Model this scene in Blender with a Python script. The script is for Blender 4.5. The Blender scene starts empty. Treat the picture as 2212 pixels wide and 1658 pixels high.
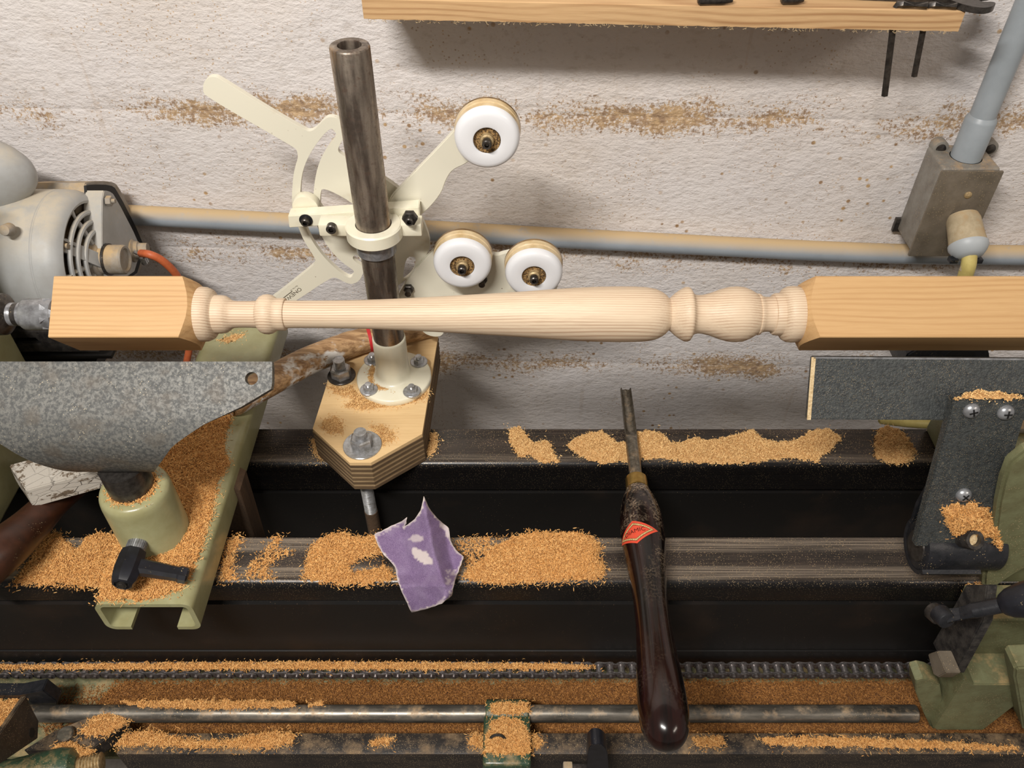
import bpy, bmesh, math, random
import numpy as np
from mathutils import Vector, Matrix
from mathutils.geometry import delaunay_2d_cdt
random.seed(7); rng = np.random.default_rng(7)
sc = bpy.context.scene
# ------------------------------------------------------------------ camera, world, light, exposure
CZ = 1.65                                   # camera height; all drawing below is in mm relative to the camera point
FPX, PX, PY = 1800.0, 1106.0, 829.0
TH = math.radians(43.9); CT, ST = math.cos(TH), math.sin(TH)
cd = bpy.data.cameras.new('camera'); cam = bpy.data.objects.new('camera', cd); sc.collection.objects.link(cam)
cam.location = (0, 0, CZ); cam.rotation_euler = (math.pi/2 - TH, 0, 0)
cd.sensor_width = 36; cd.lens = 36*FPX/2212; cd.clip_start = 0.05
sc.camera = cam
w = bpy.data.worlds.new('world'); sc.world = w; w.use_nodes = True
w.node_tree.nodes['Background'].inputs[0].default_value = (1.0, 0.90, 0.80, 1)
w.node_tree.nodes['Background'].inputs[1].default_value = 0.22
def area(name, loc, target, sx, sy, power, col):
    l = bpy.data.lights.new(name, 'AREA'); l.shape = 'RECTANGLE'; l.size = sx; l.size_y = sy; l.energy = power; l.color = col
    o = bpy.data.objects.new(name, l); sc.collection.objects.link(o); o.location = loc
    o.rotation_euler = (Vector(target)-Vector(loc)).to_track_quat('-Z', 'Y').to_euler(); return o
area('ceiling_tube_light', (-0.45, -0.34, 2.44), (0.05, 0.75, 1.0), 0.6, 0.07, 35, (1.0, 0.955, 0.90))
area('ceiling_far_light', (1.9, -0.9, 2.7), (0.2, 0.7, 0.9), 1.0, 0.3, 11, (1.0, 0.88, 0.76))
sc.view_settings.view_transform = 'Standard'; sc.view_settings.look = 'None'
sc.view_settings.exposure = 0.0; sc.view_settings.gamma = 1.0; sc.view_settings.use_curve_mapping = False

# ------------------------------------------------------------------ pixel -> space helpers (mm, camera at origin)
def dirpx(x, y):
    a = (x-PX)/FPX; b = -(y-PY)/FPX
    return Vector((a, CT + b*ST, -ST + b*CT))
def atY(x, y, Y): r = dirpx(x, y); return r*(Y/r.y)
def atZ(x, y, Z): r = dirpx(x, y); return r*(Z/r.z)
def atX(x, y, X): r = dirpx(x, y); return r*(X/r.x)
def wallY(X): return 960 - 0.03*X
def atWall(x, y, off=0):
    r = dirpx(x, y); t = (960-off)/(r.y + 0.03*r.x); return r*t
def atPlane(x, y, P, N):
    r = dirpx(x, y); return r*(P.dot(N)/r.dot(N))

# ------------------------------------------------------------------ materials
def s2l(c):
    return tuple(((v/255)/12.92 if v/255 <= .04045 else ((v/255+.055)/1.055)**2.4) for v in c) + (1,)
class N:
    def __init__(s, name):
        s.m = bpy.data.materials.new(name); s.m.use_nodes = True; s.t = s.m.node_tree
        s.b = s.t.nodes['Principled BSDF']; s.tc = s.t.nodes.new('ShaderNodeTexCoord'); s.geo = s.t.nodes.new('ShaderNodeNewGeometry')
        s.obj = s.tc.outputs['Object']
    def put(s, inp, v):
        if isinstance(v, bpy.types.NodeSocket): s.t.links.new(v, inp)
        else: inp.default_value = v
    def mapping(s, scale=(1,1,1), rot=(0,0,0), vec=None):
        n = s.t.nodes.new('ShaderNodeMapping'); s.put(n.inputs['Vector'], vec or s.obj)
        n.inputs['Scale'].default_value = scale; n.inputs['Rotation'].default_value = rot; return n.outputs[0]
    def noise(s, scale, detail=3, rough=.55, vec=None, dist=0):
        n = s.t.nodes.new('ShaderNodeTexNoise'); s.put(n.inputs['Vector'], vec or s.obj)
        n.inputs['Scale'].default_value = scale; n.inputs['Detail'].default_value = detail
        n.inputs['Roughness'].default_value = rough; n.inputs['Distortion'].default_value = dist; return n.outputs[0]
    def vor(s, scale, vec=None, feat='F1', out=0):
        n = s.t.nodes.new('ShaderNodeTexVoronoi'); n.feature = feat; s.put(n.inputs['Vector'], vec or s.obj)
        n.inputs['Scale'].default_value = scale; return n.outputs[out]
    def mr(s, v, a, b, c=0., d=1.):
        n = s.t.nodes.new('ShaderNodeMapRange'); s.put(n.inputs[0], v)
        for i, k in enumerate((a, b, c, d)): n.inputs[i+1].default_value = k
        return n.outputs[0]
    def mth(s, op, a, b=0.5, c=0.5):
        n = s.t.nodes.new('ShaderNodeMath'); n.operation = op; s.put(n.inputs[0], a); s.put(n.inputs[1], b); s.put(n.inputs[2], c); return n.outputs[0]
    def mix(s, f, a, b, mode='MIX'):
        n = s.t.nodes.new('ShaderNodeMix'); n.data_type = 'RGBA'; n.blend_type = mode
        s.put(n.inputs[0], f); s.put(n.inputs[6], a); s.put(n.inputs[7], b); return n.outputs[2]
    def xyz(s, vec=None):
        n = s.t.nodes.new('ShaderNodeSeparateXYZ'); s.put(n.inputs[0], vec or s.obj); return n.outputs
    def bump(s, h, strength=.5, dist=.001, prev=None):
        n = s.t.nodes.new('ShaderNodeBump'); s.put(n.inputs['Height'], h); n.inputs['Strength'].default_value = strength
        n.inputs['Distance'].default_value = dist
        if prev: s.put(n.inputs['Normal'], prev)
        return n.outputs[0]
    def nz(s): return s.xyz(s.geo.outputs['Normal'])[2]
    def done(s, col, rough=.5, metal=0., normal=None, coat=0., spec=None):
        s.put(s.b.inputs['Base Color'], col); s.put(s.b.inputs['Roughness'], rough); s.put(s.b.inputs['Metallic'], metal)
        if normal: s.put(s.b.inputs['Normal'], normal)
        if coat: s.b.inputs['Coat Weight'].default_value = coat; s.b.inputs['Coat Roughness'].default_value = .08
        if spec is not None: s.b.inputs['Specular IOR Level'].default_value = spec
        return s.m
TAN = s2l((206, 165, 112))
def simple(name, c, c2=None, var=60, rough=.5, metal=0., dust=0., dn=(.15, .95), speck=0., bump=0., bscale=250, coat=0., stretch=(1,1,1), contrast=.15, dustcol=TAN, spscale=420):
    n = N(name); col = s2l(c)
    if c2: col = n.mix(n.mr(n.noise(var, 5, .65, vec=n.mapping(stretch)), .5-contrast, .5+contrast), s2l(c), s2l(c2))
    rg = rough
    if dust:
        m = n.mth('MULTIPLY', n.mr(n.nz(), *dn), n.mr(n.noise(45, 5, .7), .62-.45*dust, .85-.35*dust)); m = n.mth('MULTIPLY', m, min(1, .35+dust))
        col = n.mix(m, col, dustcol); rg = n.mr(m, 0, 1, rough, .9)
        if metal: metal = n.mr(m, 0, .6, metal, 0)
    if speck:
        v = n.mth('MULTIPLY', n.mr(n.vor(spscale), .10, .24, 1, 0), n.mr(n.noise(30, 3), .68-.35*speck, .74-.2*speck))
        col = n.mix(n.mth('MULTIPLY', v, .8), col, s2l((196, 172, 132)))
    nn = n.bump(n.noise(bscale, 4, .6), bump, .0015) if bump else None
    return n.done(col, rg, metal, nn, coat)
M = {}
# painted block wall
n = N('wall_paint'); z = n.xyz()[2]
lump = n.noise(105, 5, .62, vec=n.mapping((.62, 1, 1.1))); fine = n.noise(300, 4, .6, vec=n.mapping((.5, 1, 1)))
big = n.noise(6, 3, .6)
zz = n.mth('ADD', z, n.mr(n.noise(16, 4, .6), .3, .7, -.012, .012)); ph = n.mth('ABSOLUTE', n.mth('SUBTRACT', n.mth('FRACT', n.mth('ADD', n.mth('DIVIDE', n.mth('SUBTRACT', zz, CZ-.672), .203), .5)), .5))
band = n.mr(ph, .03, .19, 1, 0)
dn = n.mth('MULTIPLY', band, n.mr(n.noise(9, 4, .65, vec=n.mapping((.7, 1, 1.3))), .36, .62, .12, 1))
dustm = n.mr(n.mth('ADD', n.noise(240, 6, .8), n.mth('MULTIPLY', dn, .27)), .63, .70)
spk = n.mth('MULTIPLY', n.mr(n.vor(62), .12, .2, 1, 0), n.mr(n.noise(9, 3), .5, .6))
spk2 = n.mth('MULTIPLY', n.mr(n.vor(190), .12, .24, 1, 0), n.mr(n.noise(12, 4), .46, .6))
xx = n.xyz(); streak = n.mth('MULTIPLY', n.mr(n.noise(75, 2, .5, vec=n.mapping((1, 1, .025))), .685, .70), n.mr(n.noise(24, 3, .6, vec=n.mapping((1, 1, .5))), .48, .6))
col = n.mix(big, s2l((230, 225, 223)), s2l((216, 210, 208)))
col = n.mix(n.mr(lump, .34, .46, .3, 0), col, s2l((176, 164, 152)))
col = n.mix(n.mr(n.noise(3.5, 3, .5), .42, .7, 0, .35), col, s2l((205, 186, 160)))
dk = n.mth('MAXIMUM', n.mth('MAXIMUM', n.mth('MULTIPLY', dustm, .85), n.mth('MULTIPLY', spk, .9)), n.mth('MAXIMUM', n.mth('MULTIPLY', spk2, .7), n.mth('MULTIPLY', streak, .15)))
col = n.mix(dk, col, n.mix(n.mr(n.noise(120, 2), .35, .65), s2l((198, 162, 110)), s2l((142, 106, 64))))
hh = n.mth('ADD', n.mth('MULTIPLY', lump, .9), n.mth('MULTIPLY', fine, .5))
M['wall'] = n.done(col, .62, 0, n.bump(hh, .75, .0036, n.bump(spk, -.6, .002)))
M['concrete'] = simple('concrete_floor', (120, 114, 106), (96, 90, 84), 20, .85, bump=.3)
def wood(name, c1, c2, c3, period, tilt, rough=.55, k=1.0, fine=.35, warp=.6):
    n = N(name); o = n.xyz(n.mapping((1, 1, 1)))
    ty, tz = tilt
    q = n.mth('ADD', n.mth('MULTIPLY', o[1], ty), n.mth('MULTIPLY', o[2], tz))
    q = n.mth('ADD', q, n.mth('MULTIPLY', n.noise(7, 2, .5, vec=n.mapping((.35, 1.6, 1.6))), .02*warp))
    per = n.mth('ADD', n.mth('MULTIPLY', q, 2*math.pi/period), n.mth('MULTIPLY', n.noise(60, 2, .5, vec=n.mapping((.03, 1, 1))), 5.0))
    s = n.mr(n.mth('SINE', per), -1, 1); s = n.mth('POWER', s, 2.2); s = n.mth('MULTIPLY', s, n.mr(n.noise(55, 3, .6, vec=n.mapping((.05, 1, 1))), .38, .62, .15, 1.15))
    base = n.mix(n.noise(28, 3, .5, vec=n.mapping((.12, 1, 1))), s2l(c1), s2l(c3))
    col = n.mix(n.mth('MULTIPLY', s, .75*k), base, s2l(c2))
    fb = n.noise(900, 3, .6, vec=n.mapping((.04, 1, 1)))
    col = n.mix(n.mr(fb, .35, .6, fine*.5, 0), col, s2l(c2))
    return n.done(col, rough, 0, n.bump(n.mth('ADD', fb, n.mth('MULTIPLY', s, .4)), .25, .0006), spec=.35)
M['post_wood'] = wood('cedar_block', (204, 168, 120), (166, 122, 76), (192, 152, 104), .0046, (.805, .593), k=.6, warp=1.6)
M['turned_wood'] = wood('turned_cedar', (222, 204, 176), (170, 138, 112), (210, 186, 160), .0023, (.75, .66), rough=.5, k=.95, warp=.9)
M['shelf_wood'] = wood('shelf_pine', (210, 176, 132), (160, 118, 78), (204, 166, 120), .0065, (.35, .94), rough=.7, warp=2.6)
M['ply_face'] = wood('plywood_face', (222, 190, 140), (196, 158, 108), (228, 196, 146), .03, (.2, .1), rough=.75, k=.4, fine=.6)
M['ply_dark'] = simple('ply_dark', (112, 90, 64), (84, 66, 46), 150, .8, stretch=(.1, .1, 1), bump=.3)
M['ply_light'] = simple('ply_light', (176, 152, 116), (142, 118, 84), 150, .8, stretch=(.1, .1, 1), bump=.3)
n = N('old_handle_wood'); f = n.noise(240, 4, .65, vec=n.mapping((.1, 1, 1), rot=(0, 0, .35))); p = n.mth('MULTIPLY', n.mr(n.noise(20, 4, .6), .5, .56), n.mr(n.noise(110, 3, .7, vec=n.mapping((.35, 1, 1))), .42, .5))
pm = n.mth('MULTIPLY', p, n.mr(n.xyz()[0], .0, .06, 1, 0.15)); col = n.mix(n.mr(f, .4, .6), s2l((138, 104, 70)), s2l((192, 156, 114)))
M['old_handle'] = n.done(n.mix(pm, col, s2l((232, 230, 226))), .45, 0, n.bump(f, .5, .001))
M['dark_handle'] = simple('dark_brown_wood', (66, 36, 22), (44, 24, 16), 60, .38, speck=.3, stretch=(.3, 1, 1))
M['grey_wood'] = simple('weathered_wood', (96, 74, 54), (70, 54, 40), 120, .85, bump=.5, stretch=(1, 1, .1))
n = N('peeling_paint'); f = n.noise(38, 5, .75, vec=n.mapping((1, 1, 2.2))); ck = n.mr(n.vor(55, vec=n.mapping((1, 1, 3)), feat='DISTANCE_TO_EDGE'), 0, .035, 1, 0)
col = n.mix(n.mr(f, .53, .58), s2l((176, 170, 160)), s2l((96, 82, 66))); col = n.mix(n.mth('MULTIPLY', ck, n.mr(n.noise(20), .45, .6)), col, s2l((48, 42, 36)))
M['peel'] = n.done(col, .7, 0, n.bump(n.mth('SUBTRACT', f, ck), .6, .001))
# metals and paints
n = N('bed_steel'); st = n.noise(600, 4, .6, vec=n.mapping((.012, 1, 1))); wr = n.noise(40, 4, .6, vec=n.mapping((.25, 1, 1)))
up = n.mr(n.nz(), .8, .98); yy = n.xyz()[1]
def trk(y0, y1): return n.mth('MULTIPLY', n.mr(yy, (y0-3-583)/1000, (y0+2-583)/1000), n.mr(yy, (y1-2-583)/1000, (y1+3-583)/1000, 1, 0))
tr_ = n.mth('MAXIMUM', n.mth('MAXIMUM', trk(514, 530), trk(480, 494)), n.mth('MULTIPLY', trk(636, 648), .5))
tr_ = n.mr(tr_, 0, 1, .12, 1)
col = n.mix(n.mth('MULTIPLY', up, n.mr(wr, .4, .6, .2, .8)), s2l((24, 22, 22)), s2l((62, 52, 47)))
col = n.mix(n.mth('MULTIPLY', n.mth('MULTIPLY', up, tr_), n.mr(st, .40, .6, .15, .95)), col, s2l((136, 124, 110)))
sp = n.mth('MULTIPLY', n.mr(n.vor(560), .10, .28, 1, 0), n.mr(n.noise(34, 4, .7), .36, .56)); sp = n.mth('MULTIPLY', sp, n.mr(n.nz(), -.2, .8, .05, 1))
col = n.mix(sp, col, s2l((188, 162, 124)))
M['bed'] = n.done(col, n.mr(st, .3, .7, .22, .42), .3, n.bump(st, .15, .0004))
n = N('bed_web'); col = n.mix(n.mr(n.noise(9, 4, .6), .52, .75), s2l((12, 10, 9)), s2l((38, 27, 19)))
col = n.mix(n.mth('MULTIPLY', n.mr(n.vor(260), .05, .10, 1, 0), n.mr(n.noise(22), .5, .6)), col, s2l((120, 100, 76)))
M['web'] = n.done(col, .55, 0, n.bump(n.noise(200), .1, .0005))
M['bar'] = simple('dusty_bar_steel', (34, 31, 30), (58, 50, 44), 60, .5, .1, dust=.42, speck=1.0, bump=.2, stretch=(.25, 1, 1), dustcol=s2l((150, 124, 92)), spscale=600)
M['iron'] = simple('cast_iron', (78, 74, 70), (46, 44, 44), 90, .48, .35, speck=.35, bump=.35, bscale=500, contrast=.10)
n = N('rest_iron'); a = n.noise(300, 6, .75); b = n.noise(40, 4, .6)
col = n.mix(n.mr(a, .42, .56), s2l((108, 107, 102)), s2l((72, 73, 72))); col = n.mix(n.mr(b, .5, .66, 0, .6), col, s2l((88, 80, 70)))
col = n.mix(n.mth('MULTIPLY', n.mr(n.vor(420), .08, .2, 1, 0), n.mr(n.noise(60), .5, .62)), col, s2l((200, 186, 156)))
M['rest'] = n.done(col, n.mr(a, .4, .6, .42, .6), .12, n.bump(a, .35, .0008))
M['rest_dark'] = simple('rest_dark_paint', (74, 77, 76), (52, 55, 56), 240, .42, .15, speck=1.0, bump=.7, bscale=520, spscale=800)
M['black_paint'] = simple('black_paint', (26, 28, 32), (40, 40, 44), 120, .4, .1, speck=.45, bump=.2)
M['black_plastic'] = simple('black_plastic', (30, 31, 38), (22, 22, 26), 90, .36, speck=.35)
M['black_rubber'] = simple('black_dark', (14, 13, 13), None, rough=.7)
M['sage'] = simple('sage_paint', (160, 158, 120), (148, 144, 104), 40, .34, dust=.12, speck=.2, bump=.08, bscale=160, coat=.25)
M['sage_dusty'] = simple('sage_paint_dusty', (118, 120, 88), (104, 102, 72), 60, .55, dust=.3, speck=.6, bump=.2)
M['dark_green'] = simple('dark_green_paint', (44, 66, 48), (62, 82, 62), 140, .35, dust=.3, speck=.6, bump=.4, bscale=180, coat=.3)
M['cream'] = simple('cream_enamel', (232, 228, 208), (226, 220, 196), 30, .32, dust=.06, speck=.08, coat=.3, spscale=160)
n = N('cream_plate'); sp = n.mth('MULTIPLY', n.mr(n.vor(120), .05, .12, 1, 0), n.mr(n.noise(25), .5, .6)); stn = n.mr(n.noise(16, 4), .62, .72, 0, .5)
M['cream_plate'] = n.done(n.mix(sp, n.mix(stn, s2l((226, 222, 204)), s2l((196, 176, 136))), s2l((110, 78, 46))), .36, coat=.25)
n = N('post_steel'); st = n.noise(50, 4, .6, vec=n.mapping((1, 1, .14))); rs = n.noise(160, 5, .7)
col = n.mix(n.mr(st, .42, .62), s2l((84, 74, 66)), s2l((158, 146, 132))); col = n.mix(n.mth('MULTIPLY', n.mr(n.noise(34, 4, .6, vec=n.mapping((1, 1, .12))), .54, .66), .8), col, s2l((168, 124, 70)))
col = n.mix(n.mr(rs, .54, .66, 0, .6), col, s2l((92, 72, 60)))
M['post'] = n.done(col, n.mr(rs, .4, .6, .26, .5), .6, n.bump(rs, .2, .0005))
M['steel'] = simple('bright_steel', (176, 178, 182), (128, 128, 130), 120, .28, .6, speck=.1, bump=.1)
M['rod'] = simple('rod_steel', (142, 136, 126), (84, 80, 74), 90, .34, .7, dust=.28, speck=.5, stretch=(.2, 1, 1))
M['zinc'] = simple('zinc_bolt', (188, 190, 194), (142, 140, 136), 160, .25, .55)
M['dark_steel'] = simple('dark_steel', (92, 88, 84), (58, 54, 52), 160, .32, .7, speck=.3)
M['chain'] = simple('oiled_chain', (156, 150, 148), (96, 90, 90), 300, .3, .75, dust=.1, speck=.3)
M['hub'] = simple('dusty_bearing', (176, 142, 92), (72, 52, 30), 600, .7, .1, bump=.6, bscale=900, contrast=.08)
M['boss'] = simple('dusty_brass_boss', (196, 172, 130), (140, 118, 82), 300, .5, .3)
n = N('roller_white'); M['roller'] = n.done(s2l((226, 227, 230)), .28, coat=.2); n.b.inputs['Subsurface Weight'].default_value = .15; n.b.inputs['Subsurface Radius'].default_value = (.004, .004, .004)
M['roller_tan'] = simple('roller_grimy_rim', (222, 202, 164), (196, 168, 122), 60, .3, coat=.4)
M['roller_dark'] = simple('roller_back_rim', (140, 116, 84), (96, 74, 50), 80, .3)
M['conduit'] = simple('grey_conduit', (158, 166, 174), (148, 156, 164), 20, .42, dust=1.15, bump=.05, dustcol=s2l((198, 172, 132)))
M['conduit_clean'] = simple('grey_conduit_upright', (158, 166, 172), (146, 154, 160), 20, .4, dust=.1)
M['box'] = simple('dusty_grey_box', (142, 138, 130), (122, 116, 108), 60, .5, .1, dust=.3, speck=.8, bump=.15)
M['cover'] = simple('cover_plate', (128, 118, 104), (104, 95, 82), 30, .38, .2, dust=.2, speck=.7, bump=.1)
M['plug'] = simple('dusty_plug', (190, 174, 144), (160, 144, 116), 90, .7, dust=.4, contrast=.2)
M['plug_grey'] = simple('plug_cap', (176, 182, 186), None, rough=.45)
M['yellow'] = simple('yellow_cord', (206, 190, 118), (188, 170, 100), 60, .55)
M['orange'] = simple('orange_cable', (206, 108, 64), (180, 90, 52), 60, .5, dust=.15)
M['motor'] = simple('grey_motor_paint', (166, 168, 168), (154, 154, 152), 25, .42, dust=.8, dn=(.5, 1.1), speck=.12, bump=.06, dustcol=s2l((192, 180, 158)), spscale=220)
M['motor_dusty'] = simple('grey_motor_dusty', (152, 148, 142), (134, 122, 104), 60, .6, dust=.6, speck=.3, dustcol=s2l((190, 162, 120)))
M['motor_in'] = simple('motor_inner', (34, 28, 22), (92, 70, 44), 80, .9)
M['brass'] = simple('brass', (190, 158, 92), (150, 122, 66), 80, .3, .9, speck=.3)
M['gouge_steel'] = simple('gouge_steel', (140, 134, 122), (96, 90, 80), 200, .3, .8, dust=.2, speck=.5)
n = N('rosewood'); f = n.noise(90, 4, .6, vec=n.mapping((1, .1, .3))); d = n.mth('MULTIPLY', n.mr(n.noise(420, 3, .7), .47, .56), n.mr(n.noise(24, 4, .65), .46, .6))
d = n.mth('MULTIPLY', d, n.mr(n.xyz()[1], -.10, .10, .05, .95))
col = n.mix(n.mr(f, .4, .62), s2l((9, 5, 5)), s2l((34, 13, 10))); col = n.mix(d, col, s2l((168, 146, 122)))
M['handle'] = n.done(col, n.mr(d, 0, 1, .2, .8), 0, n.bump(d, .3, .0005), coat=.35, spec=.35)
M['red'] = simple('red_label', (222, 72, 48), (214, 84, 58), 200, .4)
M['cream_ink'] = simple('cream_ink', (226, 200, 140), (150, 120, 70), 1500, .5, contrast=.05)
M['dark_ink'] = simple('dark_ink', (70, 18, 16), None, rough=.5)
M['grey_ink'] = simple('grey_ink', (92, 84, 72), None, rough=.5)
M['grey_band'] = simple('grey_band', (196, 190, 172), (150, 142, 124), 200, .5)
M['red_tape'] = simple('red_tape', (190, 40, 44), None, rough=.5)
M['paper_back'] = simple('paper_back', (206, 196, 182), (176, 162, 144), 200, .9)
n = N('sandpaper'); wv = n.t.nodes.new('ShaderNodeAttribute'); wv.attribute_name = 'wear'; wr = wv.outputs['Fac']
g = n.noise(1400, 2, .6); col = n.mix(n.mr(g, .35, .65), s2l((98, 77, 114)), s2l((136, 114, 148)))
col = n.mix(n.mr(n.noise(50, 4), .45, .65, 0, .3), col, s2l((150, 134, 160)))
M['sandpaper'] = n.done(n.mix(wr, col, s2l((208, 196, 192))), .85, 0, n.bump(g, .3, .0004))
n = N('sawdust'); at = n.t.nodes.new('ShaderNodeAttribute'); at.attribute_name = 'rnd'; q = at.outputs['Fac']
col = n.mix(q, s2l((186, 126, 64)), s2l((244, 196, 128))); col = n.mix(n.mr(n.noise(30, 3), .35, .7, 0, .4), col, s2l((208, 148, 82)))
M['sawdust'] = n.done(col, .8, spec=.2)
n = N('sawdust_base'); M['sawbase'] = n.done(n.mix(n.mr(n.noise(500, 3, .7), .4, .6), s2l((150, 102, 54)), s2l((220, 170, 106))), .9, 0, n.bump(n.noise(600, 3), .8, .002))
n = N('sawdust_rough'); M['sawfine'] = n.done(n.mix(n.mr(n.noise(400, 3, .7), .4, .6), s2l((186, 160, 118)), s2l((216, 194, 154))), .9, 0, n.bump(n.noise(500, 3), .5, .001))

n = N('pale_sawdust'); at = n.t.nodes.new('ShaderNodeAttribute'); at.attribute_name = 'rnd'
M['sawpale'] = n.done(n.mix(at.outputs['Fac'], s2l((196, 148, 90)), s2l((244, 208, 148))), .85, spec=.15)
n = N('pale_sawdust_base'); M['sawpaleb'] = n.done(n.mix(n.mr(n.noise(500, 3, .7), .4, .6), s2l((176, 130, 78)), s2l((226, 184, 124))), .9, 0, n.bump(n.noise(600, 3), .5, .0015))
n = N('shaded_sawdust'); at = n.t.nodes.new('ShaderNodeAttribute'); at.attribute_name = 'rnd'
M['sawshade'] = n.done(n.mix(at.outputs['Fac'], s2l((112, 70, 34)), s2l((184, 130, 74))), .85, spec=.15)  # tray chips: shadow over the tray painted in as darker browns
n = N('shaded_sawdust_base'); M['sawshadeb'] = n.done(n.mix(n.mr(n.noise(500, 3, .7), .4, .6), s2l((84, 52, 26)), s2l((146, 98, 52))), .9, 0, n.bump(n.noise(600, 3), .8, .002))  # layer under the tray chips, same shadow put into its colour
# ------------------------------------------------------------------ mesh helpers
def link(name, me, mat, parent=None, loc=None):
    """me is in mm, camera-relative. Re-based on the thing's own origin."""
    o = bpy.data.objects.new(name, me); sc.collection.objects.link(o)
    mats = mat if isinstance(mat, (list, tuple)) else [mat]
    for m in mats: me.materials.append(M[m])
    nv = len(me.vertices); co = np.empty(nv*3); me.vertices.foreach_get('co', co); co = co.reshape(-1, 3)
    if parent is not None:
        root = parent
        while root.parent: root = root.parent
        base = np.array(root['_base'])
        o.parent = parent
    else:
        mn, mx = co.min(0), co.max(0)
        base = np.array(loc if loc is not None else ((mn[0]+mx[0])/2, (mn[1]+mx[1])/2, mn[2]))
        o.location = (base[0]/1000, base[1]/1000, base[2]/1000+CZ); o['_base'] = [float(v) for v in base]
    me.vertices.foreach_set('co', ((co-base)/1000).ravel()); me.update()
    return o
def bm2me(bm, name, smooth=35):
    bmesh.ops.recalc_face_normals(bm, faces=bm.faces)
    lim = math.radians(smooth)
    for f in bm.faces: f.smooth = True
    for e in bm.edges:
        if len(e.link_faces) == 2: e.smooth = e.calc_face_angle(0) < lim
    me = bpy.data.meshes.new(name); bm.to_mesh(me); bm.free(); return me
def obj(name, bm, mat, parent=None, smooth=35, loc=None): return link(name, bm2me(bm, name, smooth), mat, parent, loc)
def tag(o, label, cat=None, group=None, kind=None):
    if label: o['label'] = label
    if cat: o['category'] = cat
    if group: o['group'] = group
    if kind: o['kind'] = kind
    return o
def thing(name, label, cat, loc, group=None, kind=None):
    o = bpy.data.objects.new(name, None); sc.collection.objects.link(o); o.empty_display_size = .02
    o.location = (loc[0]/1000, loc[1]/1000, loc[2]/1000+CZ); o['_base'] = [float(v) for v in loc]
    return tag(o, label, cat, group, kind)
def merge(bm, tmp):
    me = bpy.data.meshes.new('t'); tmp.to_mesh(me); tmp.free(); bm.from_mesh(me); bpy.data.meshes.remove(me); return bm
def B(): return bmesh.new()
def frame(a):
    a = Vector(a).normalized(); h = Vector((0, 0, 1)) if abs(a.z) < .9 else Vector((1, 0, 0))
    u = a.cross(h).normalized(); v = u.cross(a).normalized(); return a, u, v
def box(bm, x0, x1, y0, y1, z0, z1, bev=0, mat=None, seg=2):
    t = B(); bmesh.ops.create_cube(t, size=1)
    for v in t.verts: v.co = Vector(((x0+x1)/2+v.co.x*(x1-x0), (y0+y1)/2+v.co.y*(y1-y0), (z0+z1)/2+v.co.z*(z1-z0)))
    if bev: bmesh.ops.bevel(t, geom=t.edges[:], offset=bev, segments=seg, affect='EDGES', profile=.5)
    if mat: bmesh.ops.transform(t, matrix=mat, verts=t.verts)
    return merge(bm, t)
def rev(bm, p0, axis, prof, seg=32, caps=True, close=False):
    """surface of revolution: prof = [(t, r)] along axis from p0"""
    a, u, v = frame(axis); p0 = Vector(p0); rings = []
    t = B()
    for s, r in prof:
        c = p0 + a*s
        rings.append([t.verts.new(c + (u*math.cos(2*math.pi*k/seg)+v*math.sin(2*math.pi*k/seg))*max(r, .01)) for k in range(seg)])
    for i in range(len(rings)-1):
        for k in range(seg): t.faces.new((rings[i][k], rings[i][(k+1) % seg], rings[i+1][(k+1) % seg], rings[i+1][k]))
    if close:
        for k in range(seg): t.faces.new((rings[-1][k], rings[-1][(k+1) % seg], rings[0][(k+1) % seg], rings[0][k]))
    elif caps:
        t.faces.new(rings[0][::-1]); t.faces.new(rings[-1])
    return merge(bm, t)
def cyl(bm, p0, p1, r, r1=None, seg=24, bev=0):
    p0, p1 = Vector(p0), Vector(p1); L = (p1-p0).length; r1 = r if r1 is None else r1
    if bev: return rev(bm, p0, p1-p0, [(0, r-bev), (bev*.3, r-bev*.3), (bev, r), (L-bev, r1), (L-bev*.3, r1-bev*.3), (L, r1-bev)], seg)
    return rev(bm, p0, p1-p0, [(0, r), (L, r1)], seg)
def tube(bm, pts, r, seg=10, rfun=None):
    pts = [Vector(p) for p in pts]; t = B(); rings = []; up = Vector((0, 0, 1))
    for i, p in enumerate(pts):
        d = (pts[min(i+1, len(pts)-1)]-pts[max(i-1, 0)]).normalized()
        if i == 0:
            a, u, v = frame(d)
        else:
            u = (u - d*u.dot(d)).normalized(); v = d.cross(u)
        rr = rfun(i/(len(pts)-1)) if rfun else r
        rings.append([t.verts.new(p+(u*math.cos(2*math.pi*k/seg)+v*math.sin(2*math.pi*k/seg))*rr) for k in range(seg)])
    for i in range(len(rings)-1):
        for k in range(seg): t.faces.new((rings[i][k], rings[i][(k+1) % seg], rings[i+1][(k+1) % seg], rings[i+1][k]))
    t.faces.new(rings[0][::-1]); t.faces.new(rings[-1]); return merge(bm, t)
def spline(pts, n=8):
    pts = [Vector(p) for p in pts]; out = []
    for i in range(len(pts)-1):
        p0, p1, p2, p3 = pts[max(i-1, 0)], pts[i], pts[i+1], pts[min(i+2, len(pts)-1)]
        for k in range(n):
            t = k/n; out.append(.5*((2*p1)+(p2-p0)*t+(2*p0-5*p1+4*p2-p3)*t*t+(3*p1-p0-3*p2+p3)*t**3))
    return out+[pts[-1]]
def hexnut(bm, c, axis, r, h, top=1.0, seg=6):
    rev(bm, c, axis, [(0, r), (h*.88, r), (h, r*.86)], seg); return bm
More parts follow.
